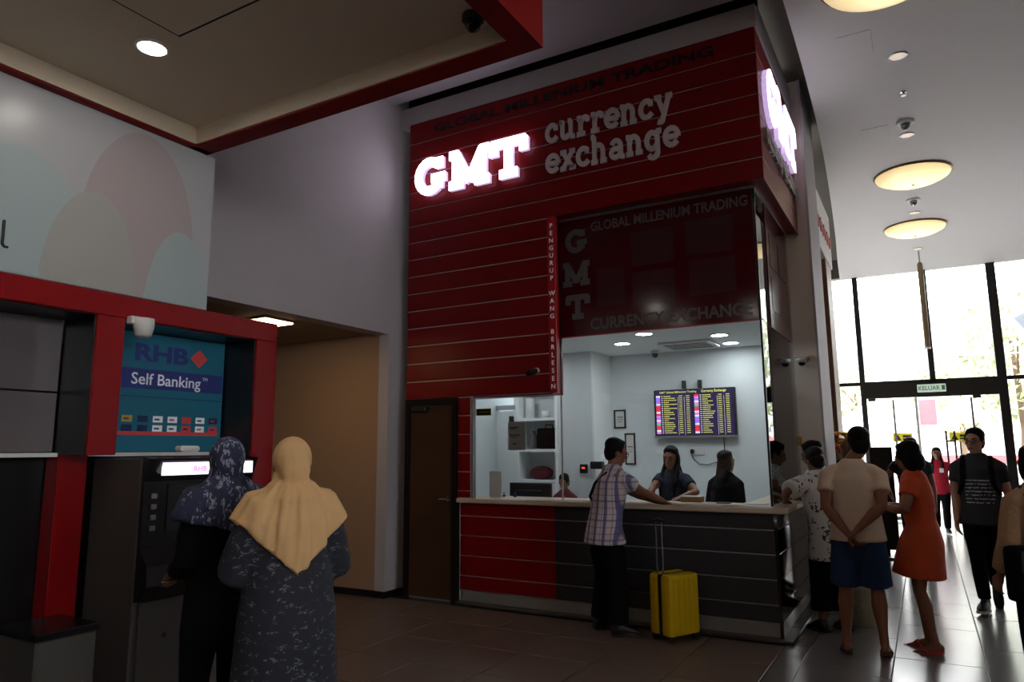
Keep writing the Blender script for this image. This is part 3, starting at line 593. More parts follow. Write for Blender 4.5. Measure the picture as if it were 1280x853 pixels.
gp = thing('wall_panel', 'dim grey glossy panel in two sheets in the left bank bay', 'panel'); MB().cbox(-4.78, -4.755, -2, 2.475, 1.985, 2.445, .003).build('upper_sheet', 'panel_grey', gp); MB().cbox(-4.78, -4.755, -2, 2.475, 1.605, 1.975, .003).build('lower_sheet', 'panel_grey', gp)
ps = thing('bank_poster', 'blue self banking poster with bank name and rows of small card logos', 'poster')
PX = -4.745
MB().box(-4.77, PX, 2.68, 3.70, 1.605, 2.44).build('sheet', 'poster', ps)
font('RHB', .165, 'poster_navy', face_x(PX+.001, 2.955, 2.245), 'letters', ps, .001, .006, fit=.42)
MB().prism([(0, -.07), (.075, 0), (0, .07), (-.075, 0)], .002, face_x(PX+.001, 3.475, 2.30)).build('diamond', 'poster_red', ps)
MB().box(PX, PX+.0015, 2.68, 3.69, 2.045, 2.185).build('title_band', 'poster_navy', ps)
font('Self Banking', .115, 'poster_white', face_x(PX+.002, 2.945, 2.075), 'letters', ps, .0008, .001, fit=.55); font('TM', .035, 'poster_white', face_x(PX+.002, 3.51, 2.135), 'letters', ps, .0006)
MB().box(PX, PX+.0015, 2.68, 3.69, 1.985, 1.99).build('rule', 'poster_dark', ps)
MB().box(PX, PX+.0015, 2.68, 3.67, 1.72, 1.745).build('red_rule', 'poster_red', ps)
rr = random.Random(5)
for i in range(7):
    for j in range(2):
        y0 = 2.90+i*.115; z0 = 1.855-j*.065
        g_ = MB().box(PX, PX+.002, y0, y0+.075, z0-.045, z0).build('card_logo', rr.choice(['poster_white', 'poster_white', 'poster_navy', 'poster_red', 'poster_yel', 'poster_dark']), ps)
        MB().box(PX+.002, PX+.003, y0+.012, y0+.05, z0-.03, z0-.018).build('card_mark', rr.choice(['poster_red', 'poster_navy', 'poster_dark']), g_)
cb = thing('emergency_lamp', 'white wall lamp fixed over the corner of the blue poster', 'lamp', (-4.36, 2.72, 2.44)); MB().cbox(-.038, .02, -.05, .10, -.02, .03, .006).build('bracket', 'white_plastic', cb)
MB().lathe((.02, .035, -.03), [(.062, .05), (.064, .0), (.05, -.06), (.03, -.075)], 16).build('shade', 'white_plastic', cb, True)
# cash machine
AX, AY0, AY1 = -4.15, 2.73, 3.55
at = thing('cash_machine', 'grey cash machine with black fascia and a lit white name strip', 'cash machine', (0, 0, 0))
MB().cbox(-4.74, AX-.06, AY0, AY1, 0, 1.565, .012).build('cabinet', 'atm_grey', at)
MB().cbox(AX-.062, AX-.03, AY0+.03, AY1-.03, .02, .70, .006).build('lower_door', 'atm_grey', at)
MB().lathe((AX-.03, AY0+.2, .48), [(.014, 0), (.014, .006)], 10, 'x').build('lock', 'black', at)
fa = MB(); prof = [(AX-.06, .70), (AX+.02, .72), (AX+.06, .80), (AX+.05, .92), (AX-.03, 1.02), (AX-.03, 1.42), (AX+.02, 1.56), (AX-.06, 1.57)]
n = len(prof); fa.add([(x, AY0, z) for x, z in prof]+[(x, AY1, z) for x, z in prof], [tuple(range(n)), tuple(range(n, 2*n))[::-1]]+[(i, (i+1) % n, n+(i+1) % n, n+i) for i in range(n)])
fa.build('fascia', 'atm_black', at)
MB().box(AX-.03, AX-.022, AY0+.16, AY0+.62, 1.10, 1.40).build('screen', 'atm_screen', at)
MB().box(AX+.0, AX+.026, AY0+.09, AY1-.05, 1.455, 1.535).build('name_strip', 'atm_lit', at)
font('RHB', .05, 'tv_pink', face_x(AX+.027, AY0+.30, 1.475), 'letters', at, .0005, .001); MB().prism([(0, -.02), (.02, 0), (0, .02), (-.02, 0)], .001, face_x(AX+.027, AY0+.46, 1.492)).build('diamond', 'tv_pink', at)
for q in range(4): MB().cbox(AX-.03, AX-.015, AY0+.05, AY0+.085, 1.12+q*.065, 1.15+q*.065, .003).build('side_key', 'plinth', at)
for q in range(4): MB().cbox(AX-.03, AX-.015, AY0+.67, AY0+.705, 1.12+q*.065, 1.15+q*.065, .003).build('side_key', 'plinth', at)
for i in range(3):
    for j in range(4): MB().cbox(AX+.0+j*.0, AX+.062, AY0+.24+i*.06, AY0+.28+i*.06, .82+j*.022, .836+j*.022, .002).build('pin_key', 'steel', at)
MB().cbox(AX-.03, AX+.0, AY0+.50, AY0+.66, 1.03, 1.06, .003).build('card_slot', 'alu', at)
tag(MB().cbox(-4.2, -4.12, 2.93, 3.07, 1.60, 1.64, .012).build('card_reader_hood', 'white_plastic'), 'small white hood on top of the cash machine', 'hood')
bb = thing('waste_bin', 'dark grey low box bin beside the cash machine', 'bin', (-4.28, 2.30, 0)); MB().cbox(-.22, .18, -.16, .16, 0, .62, .01).build('body', 'atm_grey', bb); MB().cbox(-.23, .19, -.17, .17, .62, .66, .006).build('lid', 'atm_black', bb); MB().cbox(.18, .186, -.1, .1, .2, .36, .002).build('label_plate', 'white_plastic', bb)
# canopy
cnp = struct(empty('ceiling_canopy')); Zc = 3.76; CX, CY_ = -1.62, 3.19
MB().box(CX-.14, CX, -3, CY_, Zc, Zc+.95).build('border', 'red_canopy', cnp); MB().box(BX-.1, CX-.14, CY_-.14, CY_, Zc, Zc+.95).build('border', 'red_canopy', cnp)
MB().box(-4.6, BX+.06, -3, CY_, Zc, Zc+.15).build('border', 'red_canopy', cnp)
MB().box(BX+.06, CX-.14, -3, CY_-.14, Zc+.13, Zc+.2).build('soffit_board', 'ceil_bank', cnp)
MB().box(BX+.06, BX+.075, -3, CY_-.14, Zc+.012, Zc+.13).box(BX+.06, CX-.14, CY_-.155, CY_-.14, Zc+.012, Zc+.13).build('lip', 'ceil_bank', cnp)
ht = MB().cbox(-3.40, -2.72, 1.55, 2.24, Zc+.122, Zc+.131, .004).build('hatch', 'ceil_bank', cnp); MB().box(-3.415, -2.705, 1.535, 2.255, Zc+.1285, Zc+.1305).build('hatch_gap', 'slot', cnp)
for x, y, lb in ((-3.64, 2.24, 'bright round downlight in the bank canopy ceiling beside the hatch'), (-3.64, .9, 'added unseen round downlight in the bank canopy before the hatch'), (-2.3, 1.15, 'added unseen round downlight in the middle of the bank canopy'), (-2.3, -.6, 'added unseen round downlight at the open end of the bank canopy')):  # only the first is a known fixture; the others are unseen, added fill
    downlight('downlight', lb, x, y, Zc+.13, .075, 'down_glow')
for x, y, lb in ((-3.2, 4.6, 'round lobby ceiling downlight between canopy and kiosk'), (-.9, 1.5, 'added unseen lobby ceiling downlight beside the red canopy edge'), (-.9, -1.2, 'added unseen lobby ceiling downlight near the back wall')):  # out-of-view downlights, added to brighten the lobby
    if y < 4: downlight('downlight', lb, x, y, CZ, .09, 'down_glow')
dc = thing('security_camera', 'dark dome camera at the inner corner of the red canopy', 'camera', (-1.90, 2.92, Zc+.13)); MB().lathe((0, 0, 0), [(.06, 0), (.06, -.03), (.05, -.035)], 14).build('mount', 'dark_plastic', dc, True); MB().ell((0, 0, -.05), (.045, .045, .045)).build('dome', 'black_gloss', dc, True)

# ================================================================== HALL
pr = struct(MB().box(-1.21, -.955, 8.5, 9.4, 0, 5.9).build('wall_pier_hall', 'pier'))
struct(MB().box(-.955, -.93, 8.48, 9.42, 0, 5.9).build('trim_4', 'wall_white'))
struct(MB().box(-1.6, -1.1, 9.4, 10.2, 0, 6).build('wall_shop', 'black')); struct(MB().box(-1.14, -1.12, 9.4, 9.55, 0, 6).build('trim_5', 'wall_white'))
struct(MB().cbox(-1.6, -.96, 10.3, 10.9, 0, 4.1, .01).build('wall_wood', 'wood')); struct(MB().box(-1.6, -1.02, 10.9, 11.6, 0, 4.3).build('wall_shop_far', 'wood'))
struct(MB().box(-2.2, -1.75, 11.6, 18, 0, 6).build('wall_shop_line', 'int_wall'))
ns = thing('shop_sign', 'white side sign of the next shop with small red lettering high above the hall', 'sign')
MB().cbox(-1.3, -1.02, 9.55, 11.9, 4.35, 5.2, .01).build('box', 'out_white', ns)
for q in range(16): MB().cbox(-1.02, -1.005, 9.75+q*.13, 9.83+q*.13, 4.62+.05*(q % 2), 4.82-.03*(q % 3), .004).build('letter', 'out_red', ns)
cd = thing('security_camera', 'white dome camera fixed on the pier beside the counter glass', 'camera', (-1.09, 8.5, 2.56))
MB().cbox(-.09, .06, -.10, 0, .03, .05, .004).build('bracket', 'white_plastic', cd); MB().lathe((-.02, -.055, 0), [(.055, .03), (.055, 0), (.045, -.02)], 16).build('housing', 'white_plastic', cd, True); MB().ell((-.02, -.055, -.025), (.038, .038, .035)).build('dome', 'black_gloss', cd, True)
tag(MB().cbox(-1.20, -1.17, 8.47, 8.5, 1.62, 1.72, .004).build('wall_switch', 'gold'), 'small brass coloured switch on the pier edge', 'switch')
m_ = MATS['lamp_bowl']; n_, l_ = m_.node_tree.nodes, m_.node_tree.links; tc_ = n_.new('ShaderNodeTexCoord'); ln_ = n_.new('ShaderNodeVectorMath'); ln_.operation = 'LENGTH'
mp_ = n_.new('ShaderNodeMapping'); mp_.inputs['Location'].default_value = (-.06, .08, .12); l_.new(tc_.outputs['Object'], mp_.inputs[0]); l_.new(mp_.outputs[0], ln_.inputs[0])
rp_ = n_.new('ShaderNodeMapRange'); rp_.inputs[1].default_value = .05; rp_.inputs[2].default_value = .5; rp_.inputs[3].default_value = 1.7; rp_.inputs[4].default_value = .62; l_.new(ln_.outputs['Value'], rp_.inputs[0])
l_.new(rp_.outputs[0], n_['Principled BSDF'].inputs['Emission Strength'])       # bulb behind a frosted bowl: brighter in the middle
for y, lb in ((6.18, 'first amber bowl ceiling light, beside the top of the red kiosk'), (11.36, 'amber bowl ceiling light between the sprinkler and the downlights'), (14.25, 'amber bowl ceiling light nearest to the glass entrance')):
    x = .17 if y > 7 else .02
    t = thing('bowl_ceiling_light', lb, 'ceiling light', (x, y, 5.5), 0, 'bowl lights along the hall ceiling')
    MB().lathe((0, 0, 0), [(.49, -.02), (.46, -.065), (.36, -.115), (.22, -.15), (.08, -.165), (.01, -.167)], 40).build('bowl', 'lamp_bowl', t, True)
    MB().lathe((0, 0, 0), [(.44, 0), (.5, -.005), (.505, -.022), (.49, -.03)], 40).build('rim', 'lamp_rim', t, True)
    MB().lathe((0, 0, -.167), [(.02, .0), (.014, -.012)], 10).build('finial', 'lamp_rim', t, True)
for x, y, lb in ((.09, 7.71, 'dim round downlight next to the first amber bowl'), (.13, 9.85, 'dim round downlight beside the white speaker dome'), (.18, 13.35, 'dim round downlight between the two far amber bowls'), (.21, 15.9, 'dim round downlight above the hanging pole')):
    downlight('downlight', lb, x, y, 5.5, .075, 'down_dim', None, 'steel')
sp = thing('sprinkler', 'tiny ceiling sprinkler head between two downlights', 'sprinkler', (.12, 8.57, 5.5)); MB().lathe((0, 0, 0), [(.035, 0), (.035, -.008), (.012, -.012), (.012, -.04)], 12).build('stem', 'steel', sp); MB().lathe((0, 0, -.042), [(.03, 0), (.03, -.004)], 12).build('deflector', 'steel', sp)
for x, y, lb in ((.12, 9.42, 'white cone smoke detector on the hall ceiling'), (.17, 12.6, 'dark cone smoke detector below the middle amber bowl')):
    sd = thing('smoke_detector', lb, 'detector', (x, y, 5.5)); MB().lathe((0, 0, 0), [(.1, 0), (.1, -.02), (.08, -.03)], 18).build('base', 'white_plastic', sd, True); MB().lathe((0, 0, -.03), [(.055, 0), (.045, -.05), (.02, -.075)], 14).build('chamber', 'steel', sd, True)
hc = MB().cbox(-.42, -.12, 7.05, 7.5, 5.494, 5.502, .003).build('hatch', 'ceil_hall'); tag(hc, 'square access hatch in the hall ceiling near the first amber bowl', 'hatch')
hc = MB().cbox(-.36, -.06, 9.4, 9.9, 5.494, 5.502, .003).build('hatch', 'ceil_hall'); tag(hc, 'square access hatch in the hall ceiling beside the smoke detector', 'hatch')
hp = thing('hanging_pole', 'long brown tube hanging on a thin rod from the hall ceiling by the entrance', 'pole', (.22, 16.1, 5.5))
MB().sweep([(0, 0, 0), (0, 0, -.3)], [.015, .015]).build('rod', 'steel', hp); MB().sweep([(0, 0, -.28), (0, 0, -1.95)], [.05, .05], n=14).build('tube', 'lamp_rim', hp, True); MB().lathe((0, 0, -1.96), [(.06, 0), (.06, -.03)], 12).build('end_ring', 'white_plastic', hp)

# glass entrance
FY = 18.0
gw = struct(empty('window_2')); 
def fr(x0, x1, z0, z1, nm='mullion', y0=FY-.06, y1=FY+.06): return MB().cbox(x0, x1, y0, y1, z0, z1, .006).build(nm, 'facade', gw)
for x in (-1.80, -1.10, 1.52, 3.0, 4.5): fr(x-.055 if x != 1.52 else 1.45, x+.055 if x != 1.52 else 1.62, 0, 5.55)
fr(.23, .34, 3.0, 5.55); fr(-1.045, 1.45, 2.68, 3.06, 'transom'); fr(-1.8, -1.155, 2.98, 3.06, 'transom'); fr(1.62, 6, 2.98, 3.06, 'transom'); fr(1.62, 6, 0, .12, 'sill'); fr(-1.8, -1.155, 0, .12, 'sill')
for x0, x1, z0, z1 in ((-1.745, -1.155, .12, 2.98), (-1.745, -1.155, 3.06, 5.5), (-1.045, .23, 3.06, 5.5), (.34, 1.45, 3.06, 5.5), (1.62, 2.945, 3.06, 5.5), (1.62, 2.945, .12, 2.98), (3.055, 4.445, .12, 2.98), (3.055, 4.445, 3.06, 5.5), (4.555, 6, .12, 5.5)):
    MB().box(x0, x1, FY-.005, FY+.005, z0, z1).build('pane', 'glass_facade', gw)
for k, (x0, x1) in enumerate(((-1.045, -.52), (.95, 1.45))):
    d = struct(MB().box(x0, x1, FY-.006, FY+.006, .02, 2.64).build('door_%d' % (k+3), 'glass_facade')); xe = x1 if k == 0 else x0
    MB().box(xe-.02, xe+.02, FY-.03, FY+.03, .02, 2.64).build('door_stile', 'steel', d); MB().cbox(x0+.03, x0+.18, FY-.03, FY+.03, 2.62, 2.68, .004).build('hinge', 'facade', d)
    MB().box(x0, x1, FY-.02, FY+.02, .02, .1).build('door_rail', 'steel', d)
for x, lb in ((-.42, 'yellow warning notice left of the doorway'), (.72, 'yellow warning notice above the door handles')):
    y_ = thing('warning_notice', lb, 'notice', (x, 19.2, 1.72)); MB().box(-.2, .2, -.01, 0, 0, .2).build('plate', 'yellow_sign', y_); MB().prism([(-.17, .03), (-.03, .03), (-.1, .17)], .002, face_y(0, -.011, 0)).build('triangle', 'black', y_); MB().box(-.0, .17, -.012, -.01, .1, .15).box(0, .17, -.012, -.01, .04, .08).build('print', 'black', y_)
    MB().box(-.02, .02, 0, .03, -1.72, .2).build('post', 'steel', y_)
dp = thing('door_handle_post', 'pair of slim dark upright bars standing in the doorway', 'post', (.45, 18.9, 0)); MB().box(-.02, .02, -.02, .02, 0, 1.95).box(.14, .18, -.02, .02, 0, 1.95).build('upright', 'black_metal', dp); MB().box(.02, .14, -.015, .015, 1.7, 1.74).box(.02, .14, -.015, .015, .9, .94).build('rung', 'black_metal', dp)
ex = thing('exit_sign', 'pale green exit sign on the dark beam over the entrance', 'sign', (.24, FY-.09, 2.86))
MB().cbox(-.27, .27, -.06, .0, -.085, .085, .008).build('case', 'green_sign', ex); font('KELUAR', .13, 'green_ink', face_y(-.25, -.062, -.045), 'letters', ex, .001, .001, fit=.40); MB().box(.19, .25, -.063, -.06, -.05, .05).build('running_man', 'green_ink', ex)

# ================================================================== OUTSIDE
struct(MB().box(-40, 40, 18.3, 90, -.2, -.02).box(6.2, 40, -30, 18.3, -.2, -.02).build('ground_street', 'street'))
bd = thing('apartment_building', 'long white building with grey windows across the street', 'building', (0, 44, 0))
MB().box(-22, 22, 0, 8, 0, 8.4).build('wall', 'bldg', bd); MB().box(-22.2, 22.2, -.3, 8, 8.4, 8.9).build('roof', 'bldg', bd)
for fl_ in range(2):
    for i in range(15):
        x = -20+i*2.8; z = 2.2+fl_*3.4
        f = MB().cbox(x, x+1.7, -.06, .02, z, z+1.3, .02).build('window', 'out_white', bd); MB().box(x+.1, x+.8, -.09, -.06, z+.1, z+1.2).box(x+.9, x+1.6, -.09, -.06, z+.1, z+1.2).build('pane', 'bldg_win', f)
oc = thing('concrete_column', 'pale grey outdoor column with a bracket top right of the entrance', 'column', (2.72, 21, 0)); MB().cbox(-.32, 1.2, -.4, .4, 0, 4.2, .02).build('shaft', 'out_col', oc); MB().prism([(-.32, 0), (-.6, .45), (-.32, .6), (1.2, .6), (1.2, 0)], .8, face_y(0, .4, 4.2)).build('capital', 'out_col', oc)
def tree(label, x, y, h, r, n, seed, grp='street trees'):
    t = thing('street_tree', label, 'tree', (x, y, 0), 0, grp); rn = random.Random(seed)
    MB().sweep([(0, 0, 0), (.1, 0, h*.35), (0, .1, h*.75)], [.14, .11, .05], n=8).build('trunk', 'bark', t, True)
    for q in range(4):
        a = rn.uniform(0, 6.3); MB().sweep([(.05, 0, h*(.35+.1*q)), (math.cos(a)*r*.6, math.sin(a)*r*.6, h*(.55+.1*q))], [.05, .02], n=6).build('branch', 'bark', t, True)
    m = MB()
    for q in range(n):
        while True:
            p = Vector((rn.uniform(-1, 1), rn.uniform(-1, 1), rn.uniform(-1, 1)))
            if .25 < p.length < 1: break
        p = Vector((p.x*r, p.y*r, h*.68+p.z*h*.34)); u = Vector((rn.gauss(0, 1), rn.gauss(0, 1), rn.gauss(0, 1))).normalized(); v = u.orthogonal().normalized(); s_ = rn.uniform(.08, .17)
        m.add([p-u*s_, p+v*s_*.45, p+u*s_, p-v*s_*.45], [(0, 1, 2, 3)])
    o = m.build('foliage', 'leaf', t); o['kind'] = 'stuff'
tree('slender pale green street tree right of the doorway', 2.35, 24, 6.0, 1.3, 900, 1); tree('broad green street tree seen through the middle of the doorway', 1.2, 31, 5.2, 1.6, 1200, 2); tree('green street tree behind the white stall roof', -2.6, 36.5, 5.4, 1.6, 1100, 3)
def gazebo(label, x, y, s, z):
    g = thing('market_canopy', label, 'canopy', (x, y, 0), 0, 'white canopies outside')
    for a in (-1, 1):
        for b in (-1, 1): MB().box(a*s-.03, a*s+.03, b*s-.03, b*s+.03, 0, z).build('pole', 'steel', g)
    m = MB(); m.add([(-s-.1, -s-.1, z), (s+.1, -s-.1, z), (s+.1, s+.1, z), (-s-.1, s+.1, z), (0, 0, z+s*.7)], [(0, 1, 4), (1, 2, 4), (2, 3, 4), (3, 0, 4)])
    m.build('roof', 'out_white', g); m = MB(); m.box(-s-.1, s+.1, -s-.11, -s-.1, z-.2, z).build('valance', 'out_white', g)
gazebo('white pyramid canopy right of the doorway outside', 1.6, 27, 1.3, 2.5); gazebo('white pyramid canopy left of the doorway outside', -1.3, 26, 1.2, 2.3)
vn = thing('delivery_van', 'white and red van parked across the street', 'van', (3.2, 34, 0))
MB().cbox(-3, 3, 0, 1.9, .4, 2.3, .12).build('body', 'out_white', vn); MB().box(-2.9, 2.9, -.02, .0, .9, 1.25).build('red_band', 'out_red', vn)
MB().lathe((.6, -.03, 1.75), [(.42, 0), (.42, .02)], 28, 'y').build('red_disc', 'out_pink', vn)
for x in (-2, 2):
    wv = MB().lathe((x, -.02, .38), [(.36, 0), (.38, .05), (.38, .2), (.3, .22)], 20, 'y').build('wheel', 'rubber', vn, True); MB().lathe((x, -.03, .38), [(.2, 0), (.2, .02)], 16, 'y').build('hub', 'steel', wv)
bn = thing('street_banner', 'white upright banner with a pink print outside the doorway', 'banner', (-.1, 23, 0)); MB().box(-.03, .03, -.02, .02, 0, 3.2).build('pole', 'steel', bn); MB().box(.03, .5, -.01, .01, 1.4, 3.1).build('cloth', 'out_white', bn); MB().box(.06, .47, -.014, -.01, 2.2, 2.9).build('print', 'out_pink', bn)

# ================================================================== PEOPLE
def remesh(mb, name, m, parent, vox=.012, it=4, cuts=()):
    me = mb.mesh('tmp', None); o = bpy.data.objects.new('tmp', me); COL.objects.link(o)
    r = o.modifiers.new('r', 'REMESH'); r.mode = 'VOXEL'; r.voxel_size = vox; r.use_smooth_shade = True
    if it: k = o.modifiers.new('s', 'SMOOTH'); k.factor = .5; k.iterations = it
    dg = bpy.context.evaluated_depsgraph_get(); out = bpy.data.meshes.new_from_object(o.evaluated_get(dg)); bpy.data.objects.remove(o)
    if cuts:
        bm = bmesh.new(); bm.from_mesh(out)
        for co_, no_ in cuts:
            g = bmesh.ops.bisect_plane(bm, geom=bm.verts[:]+bm.edges[:]+bm.faces[:], plane_co=co_, plane_no=no_, clear_outer=True)
            ed = [e for e in g['geom_cut'] if isinstance(e, bmesh.types.BMEdge)]
            if ed: bmesh.ops.holes_fill(bm, edges=ed, sides=0)
        bm.to_mesh(out); bm.free()
    out.name = name; out.materials.clear(); out.materials.append(MATS[m]); out.shade_smooth()
    p = bpy.data.objects.new(name, out); COL.objects.link(p); p.parent = parent
    return p
def ik(a, b, l1, l2, pole):
    a, b, pole = Vector(a), Vector(b), Vector(pole); d = b-a; L = d.length
    if L > (l1+l2)*.995: b = a+d.normalized()*(l1+l2)*.995; d = b-a; L = d.length
    x = (l1*l1-l2*l2+L*L)/(2*L); h = math.sqrt(max(0, l1*l1-x*x)); t = d/L
    p = pole-t*pole.dot(t); p.normalize()
    return a+t*x+p*h, b
class Fig: pass
def figure(label, loc, face, H, lean=(0, 0), pel=(0, 0, 0), aL=None, aR=None, fL=None, fR=None, yaw=0, pitch=0, build=1., skin='skin_tan', vox=.01, fem=False, shoulder=1., curl=.5, twist=0., headoff=(0, 0, 0), feet=True):
    """loc: ground point; face: heading in degrees, 0 looks along +Y, 90 along -X. Wrist / ankle targets are world points or None."""
    F = Fig(); s = H/1.70; F.s = s; rz = R(face); root = thing('person', label, 'person', (loc[0], loc[1], 0), rz); F.root = root
    inv = Matrix.Rotation(-rz, 4, 'Z') @ Matrix.Translation((-loc[0], -loc[1], 0))
    F.inv = inv
    P = Vector((pel[0], pel[1], .93*s+pel[2])); sp = Vector((lean[0], lean[1], math.sqrt(max(.05, .25-lean[0]**2-lean[1]**2)))).normalized()*.50*s; N = P+sp
    F.P, F.N, F.sp = P, N, sp
    lat = Vector((math.cos(R(twist)), math.sin(R(twist)), 0)); F.lat = lat
    sw = (.143 if fem else .163)*s*shoulder
    S = {-1: P+sp*.865-lat*sw, 1: P+sp*.865+lat*sw}; F.S = S
    ua, fa_ = .285*s, .25*s; F.E = {}; F.W = {}
    for sd, t in ((-1, aL), (1, aR)):
        if t is None: tgt = S[sd]+Vector((sd*.06*s, .03*s, -.52*s)); pole = Vector((sd*.3, -1, 0))
        else:
            tgt = Vector(t[1])*s if t[0] == 'l' else inv @ Vector(t[0]); pole = Vector(t[2]) if t[0] == 'l' else inv.to_3x3() @ Vector(t[1])
        F.E[sd], F.W[sd] = ik(S[sd], tgt, ua, fa_, pole)
    hipx = .09*s; F.Hp = {sd: P+Vector((sd*hipx, 0, -.04*s)) for sd in (-1, 1)}; F.A = {}; F.K = {}
    for sd, t in ((-1, fL), (1, fR)):
        tgt = Vector((sd*.10*s, 0, .08*s)) if t is None else inv @ Vector(t)
        F.K[sd], F.A[sd] = ik(F.Hp[sd], tgt, .412*s, .405*s, (0, 1, 0))
    # ---- body
    b = MB()
    tors = [(-.16, .15, .10), (0, .165, .12), (.25, .138 if fem else .15, .105), (.5, .15 if fem else .165, .115), (.75, .152 if fem else .17, .112), (.9, .11, .09), (1.0, .06, .06)]
    F.tors = tors
    b.sweep([P+sp*t for t, _, _ in tors], [(x*s*build, y*s*build) for _, x, y in tors], lat, 16)
    Hc = N+Vector((0, .025*s, .145*s))+Vector(headoff); F.Hc = Hc
    HM = Matrix.Rotation(R(yaw), 3, 'Z') @ Matrix.Rotation(R(pitch), 3, 'X'); F.HM = HM
    b.sweep([P+sp*.9, N+Vector((0, .0, .03*s)), Hc+Vector((0, -.015*s, -.05*s))], [.06*s, .054*s, .052*s], n=12)
    def hp(x, y, z): return Hc+HM @ Vector((x*s, y*s, z*s))
    F.hp = hp
    def he(mb, c, r): mb.ell(hp(*c), [q*s for q in r], HM)
    F.he = he
    he(b, (0, -.008, .025), (.074, .094, .096)); he(b, (0, .03, -.045), (.058, .06, .072)); he(b, (0, .062, -.098), (.026, .022, .02)); he(b, (0, .055, .01), (.06, .042, .05))
    b.sweep([hp(0, .092, .012), hp(0, .108, -.028)], [.009*s, .015*s], n=8); he(b, (0, .086, -.062), (.024, .012, .014))
    for sd in (-1, 1): he(b, (sd*.077, -.008, -.012), (.012, .022, .032)); he(b, (sd*.03, .085, .022), (.022, .012, .008))
    for sd in (-1, 1):
        S_, E_, W_ = S[sd], F.E[sd], F.W[sd]
        b.sweep([S_-lat*sd*.03*s, S_.lerp(E_, .15), S_.lerp(E_, .55), E_, E_.lerp(W_, .3), W_], [.058*s, .053*s*build, .046*s*build, .038*s, .039*s*build, .026*s], n=10)
        # hand
        d = (W_-E_).normalized(); side = d.cross(Vector((0, 0, 1)));
        if side.length < .2: side = d.cross(Vector((0, 1, 0)))
        side.normalize(); nrm = side.cross(d).normalized()
        if nrm.z > 0 and abs(d.z) < .7: nrm = -nrm            # fingers curl downward on a level forearm
        if abs(d.z) >= .7: nrm = (Vector((-sd, .35, 0))-d*Vector((-sd, .35, 0)).dot(d)).normalized(); side = d.cross(nrm).normalized()
        pm = W_+d*.09*s; b.sweep([W_, W_+d*.03*s, pm], [(.026*s, .019*s), (.037*s, .016*s), (.040*s, .013*s)], side, 10)
        for k in range(4):
            base = pm+side*((k-1.5)*.0205*s)-d*.012*s; L = (.072, .082, .078, .062)[k]*s; c1 = curl*.6; c2 = curl*1.5
            m1 = base+(d*math.cos(c1)+nrm*math.sin(c1))*L*.55; m2 = m1+(d*math.cos(c2)+nrm*math.sin(c2))*L*.5
            b.sweep([base, m1, m2], [.0098*s, .009*s, .0078*s], n=8)
        fwd = Vector((0, 1, 0)); ts = 1 if side.dot(fwd if abs(d.z) > .7 else Vector((-sd, 0, 0))) > 0 else -1
        t0 = W_+d*.025*s+side*ts*.028*s; t1 = t0+(d*.7+side*ts*.6+nrm*.3).normalized()*.035*s; t2 = t1+(d*.9+side*ts*.15+nrm*.4).normalized()*.032*s
        b.sweep([t0, t1, t2], [.013*s, .011*s, .0095*s], n=8)
        H_, K_, A_ = F.Hp[sd], F.K[sd], F.A[sd]
        b.sweep([H_+Vector((0, 0, .03*s)), H_.lerp(K_, .5), K_, K_.lerp(A_, .3)+Vector((0, -.012*s, 0)), K_.lerp(A_, .75), A_], [.088*s*build, .07*s*build, .05*s, .053*s*build, .036*s, .034*s], n=12)
        F.foot_dir = getattr(F, 'foot_dir', Vector((0, 1, 0)))
        if feet:
            tl = (K_-A_).normalized(); fd = Vector((sd*.12, 1, 0)).normalized(); fd = (fd-tl*fd.dot(tl)*.9).normalized()
            F.__dict__.setdefault('FD', {})[sd] = fd
            b.sweep([A_-fd*.035*s+Vector((0, 0, -.035*s)), A_+fd*.04*s+Vector((0, 0, -.04*s)), A_+fd*.12*s+Vector((0, 0, -.058*s)), A_+fd*.17*s+Vector((0, 0, -.064*s))], [(.03*s, .036*s), (.036*s, .036*s), (.042*s, .02*s), (.03*s, .013*s)], Vector((fd.y, -fd.x, 0)), 10)
    F.body = remesh(b, 'body', skin, root, vox, 3)
    F.body['label'] = 'bare skin of head, arms and legs'
    return F
def eyes(F, glasses=False, lips='lip'):
    s = F.s
    for sd in (-1, 1):
        m = MB(); m.ell(F.hp(sd*.031, .088, .003), (.011*s, .006*s, .006*s), F.HM, 8, 6); m.build('eye', 'eye_dark', F.root, True)
        m = MB(); m.sweep([F.hp(sd*.015, .094, .024), F.hp(sd*.034, .092, .029), F.hp(sd*.05, .08, .023)], [.004*s]*3, n=6); m.build('eyebrow', 'hair', F.root, True)
    m = MB(); m.sweep([F.hp(-.022, .088, -.064), F.hp(0, .098, -.062), F.hp(.022, .088, -.064)], [.003*s, .006*s, .003*s], n=6); m.build('mouth', lips, F.root, True)
    if glasses:
        m = MB()
        for sd in (-1, 1):
            c = F.hp(sd*.034, .104, .002); pts = [c+F.HM @ Vector((math.cos(a)*.026*s, 0, math.sin(a)*.019*s)) for a in [2*PI*i/12 for i in range(13)]]
            m.sweep(pts, [.0028*s]*13, (0, 1, 0), 6); m.sweep([F.hp(sd*.06, .102, .006), F.hp(sd*.078, .0, .008)], [.0026*s]*2, n=6)
        m.sweep([F.hp(-.01, .106, .005), F.hp(.01, .106, .005)], [.0026*s]*2, n=6); m.build('glasses', 'black', F.root)
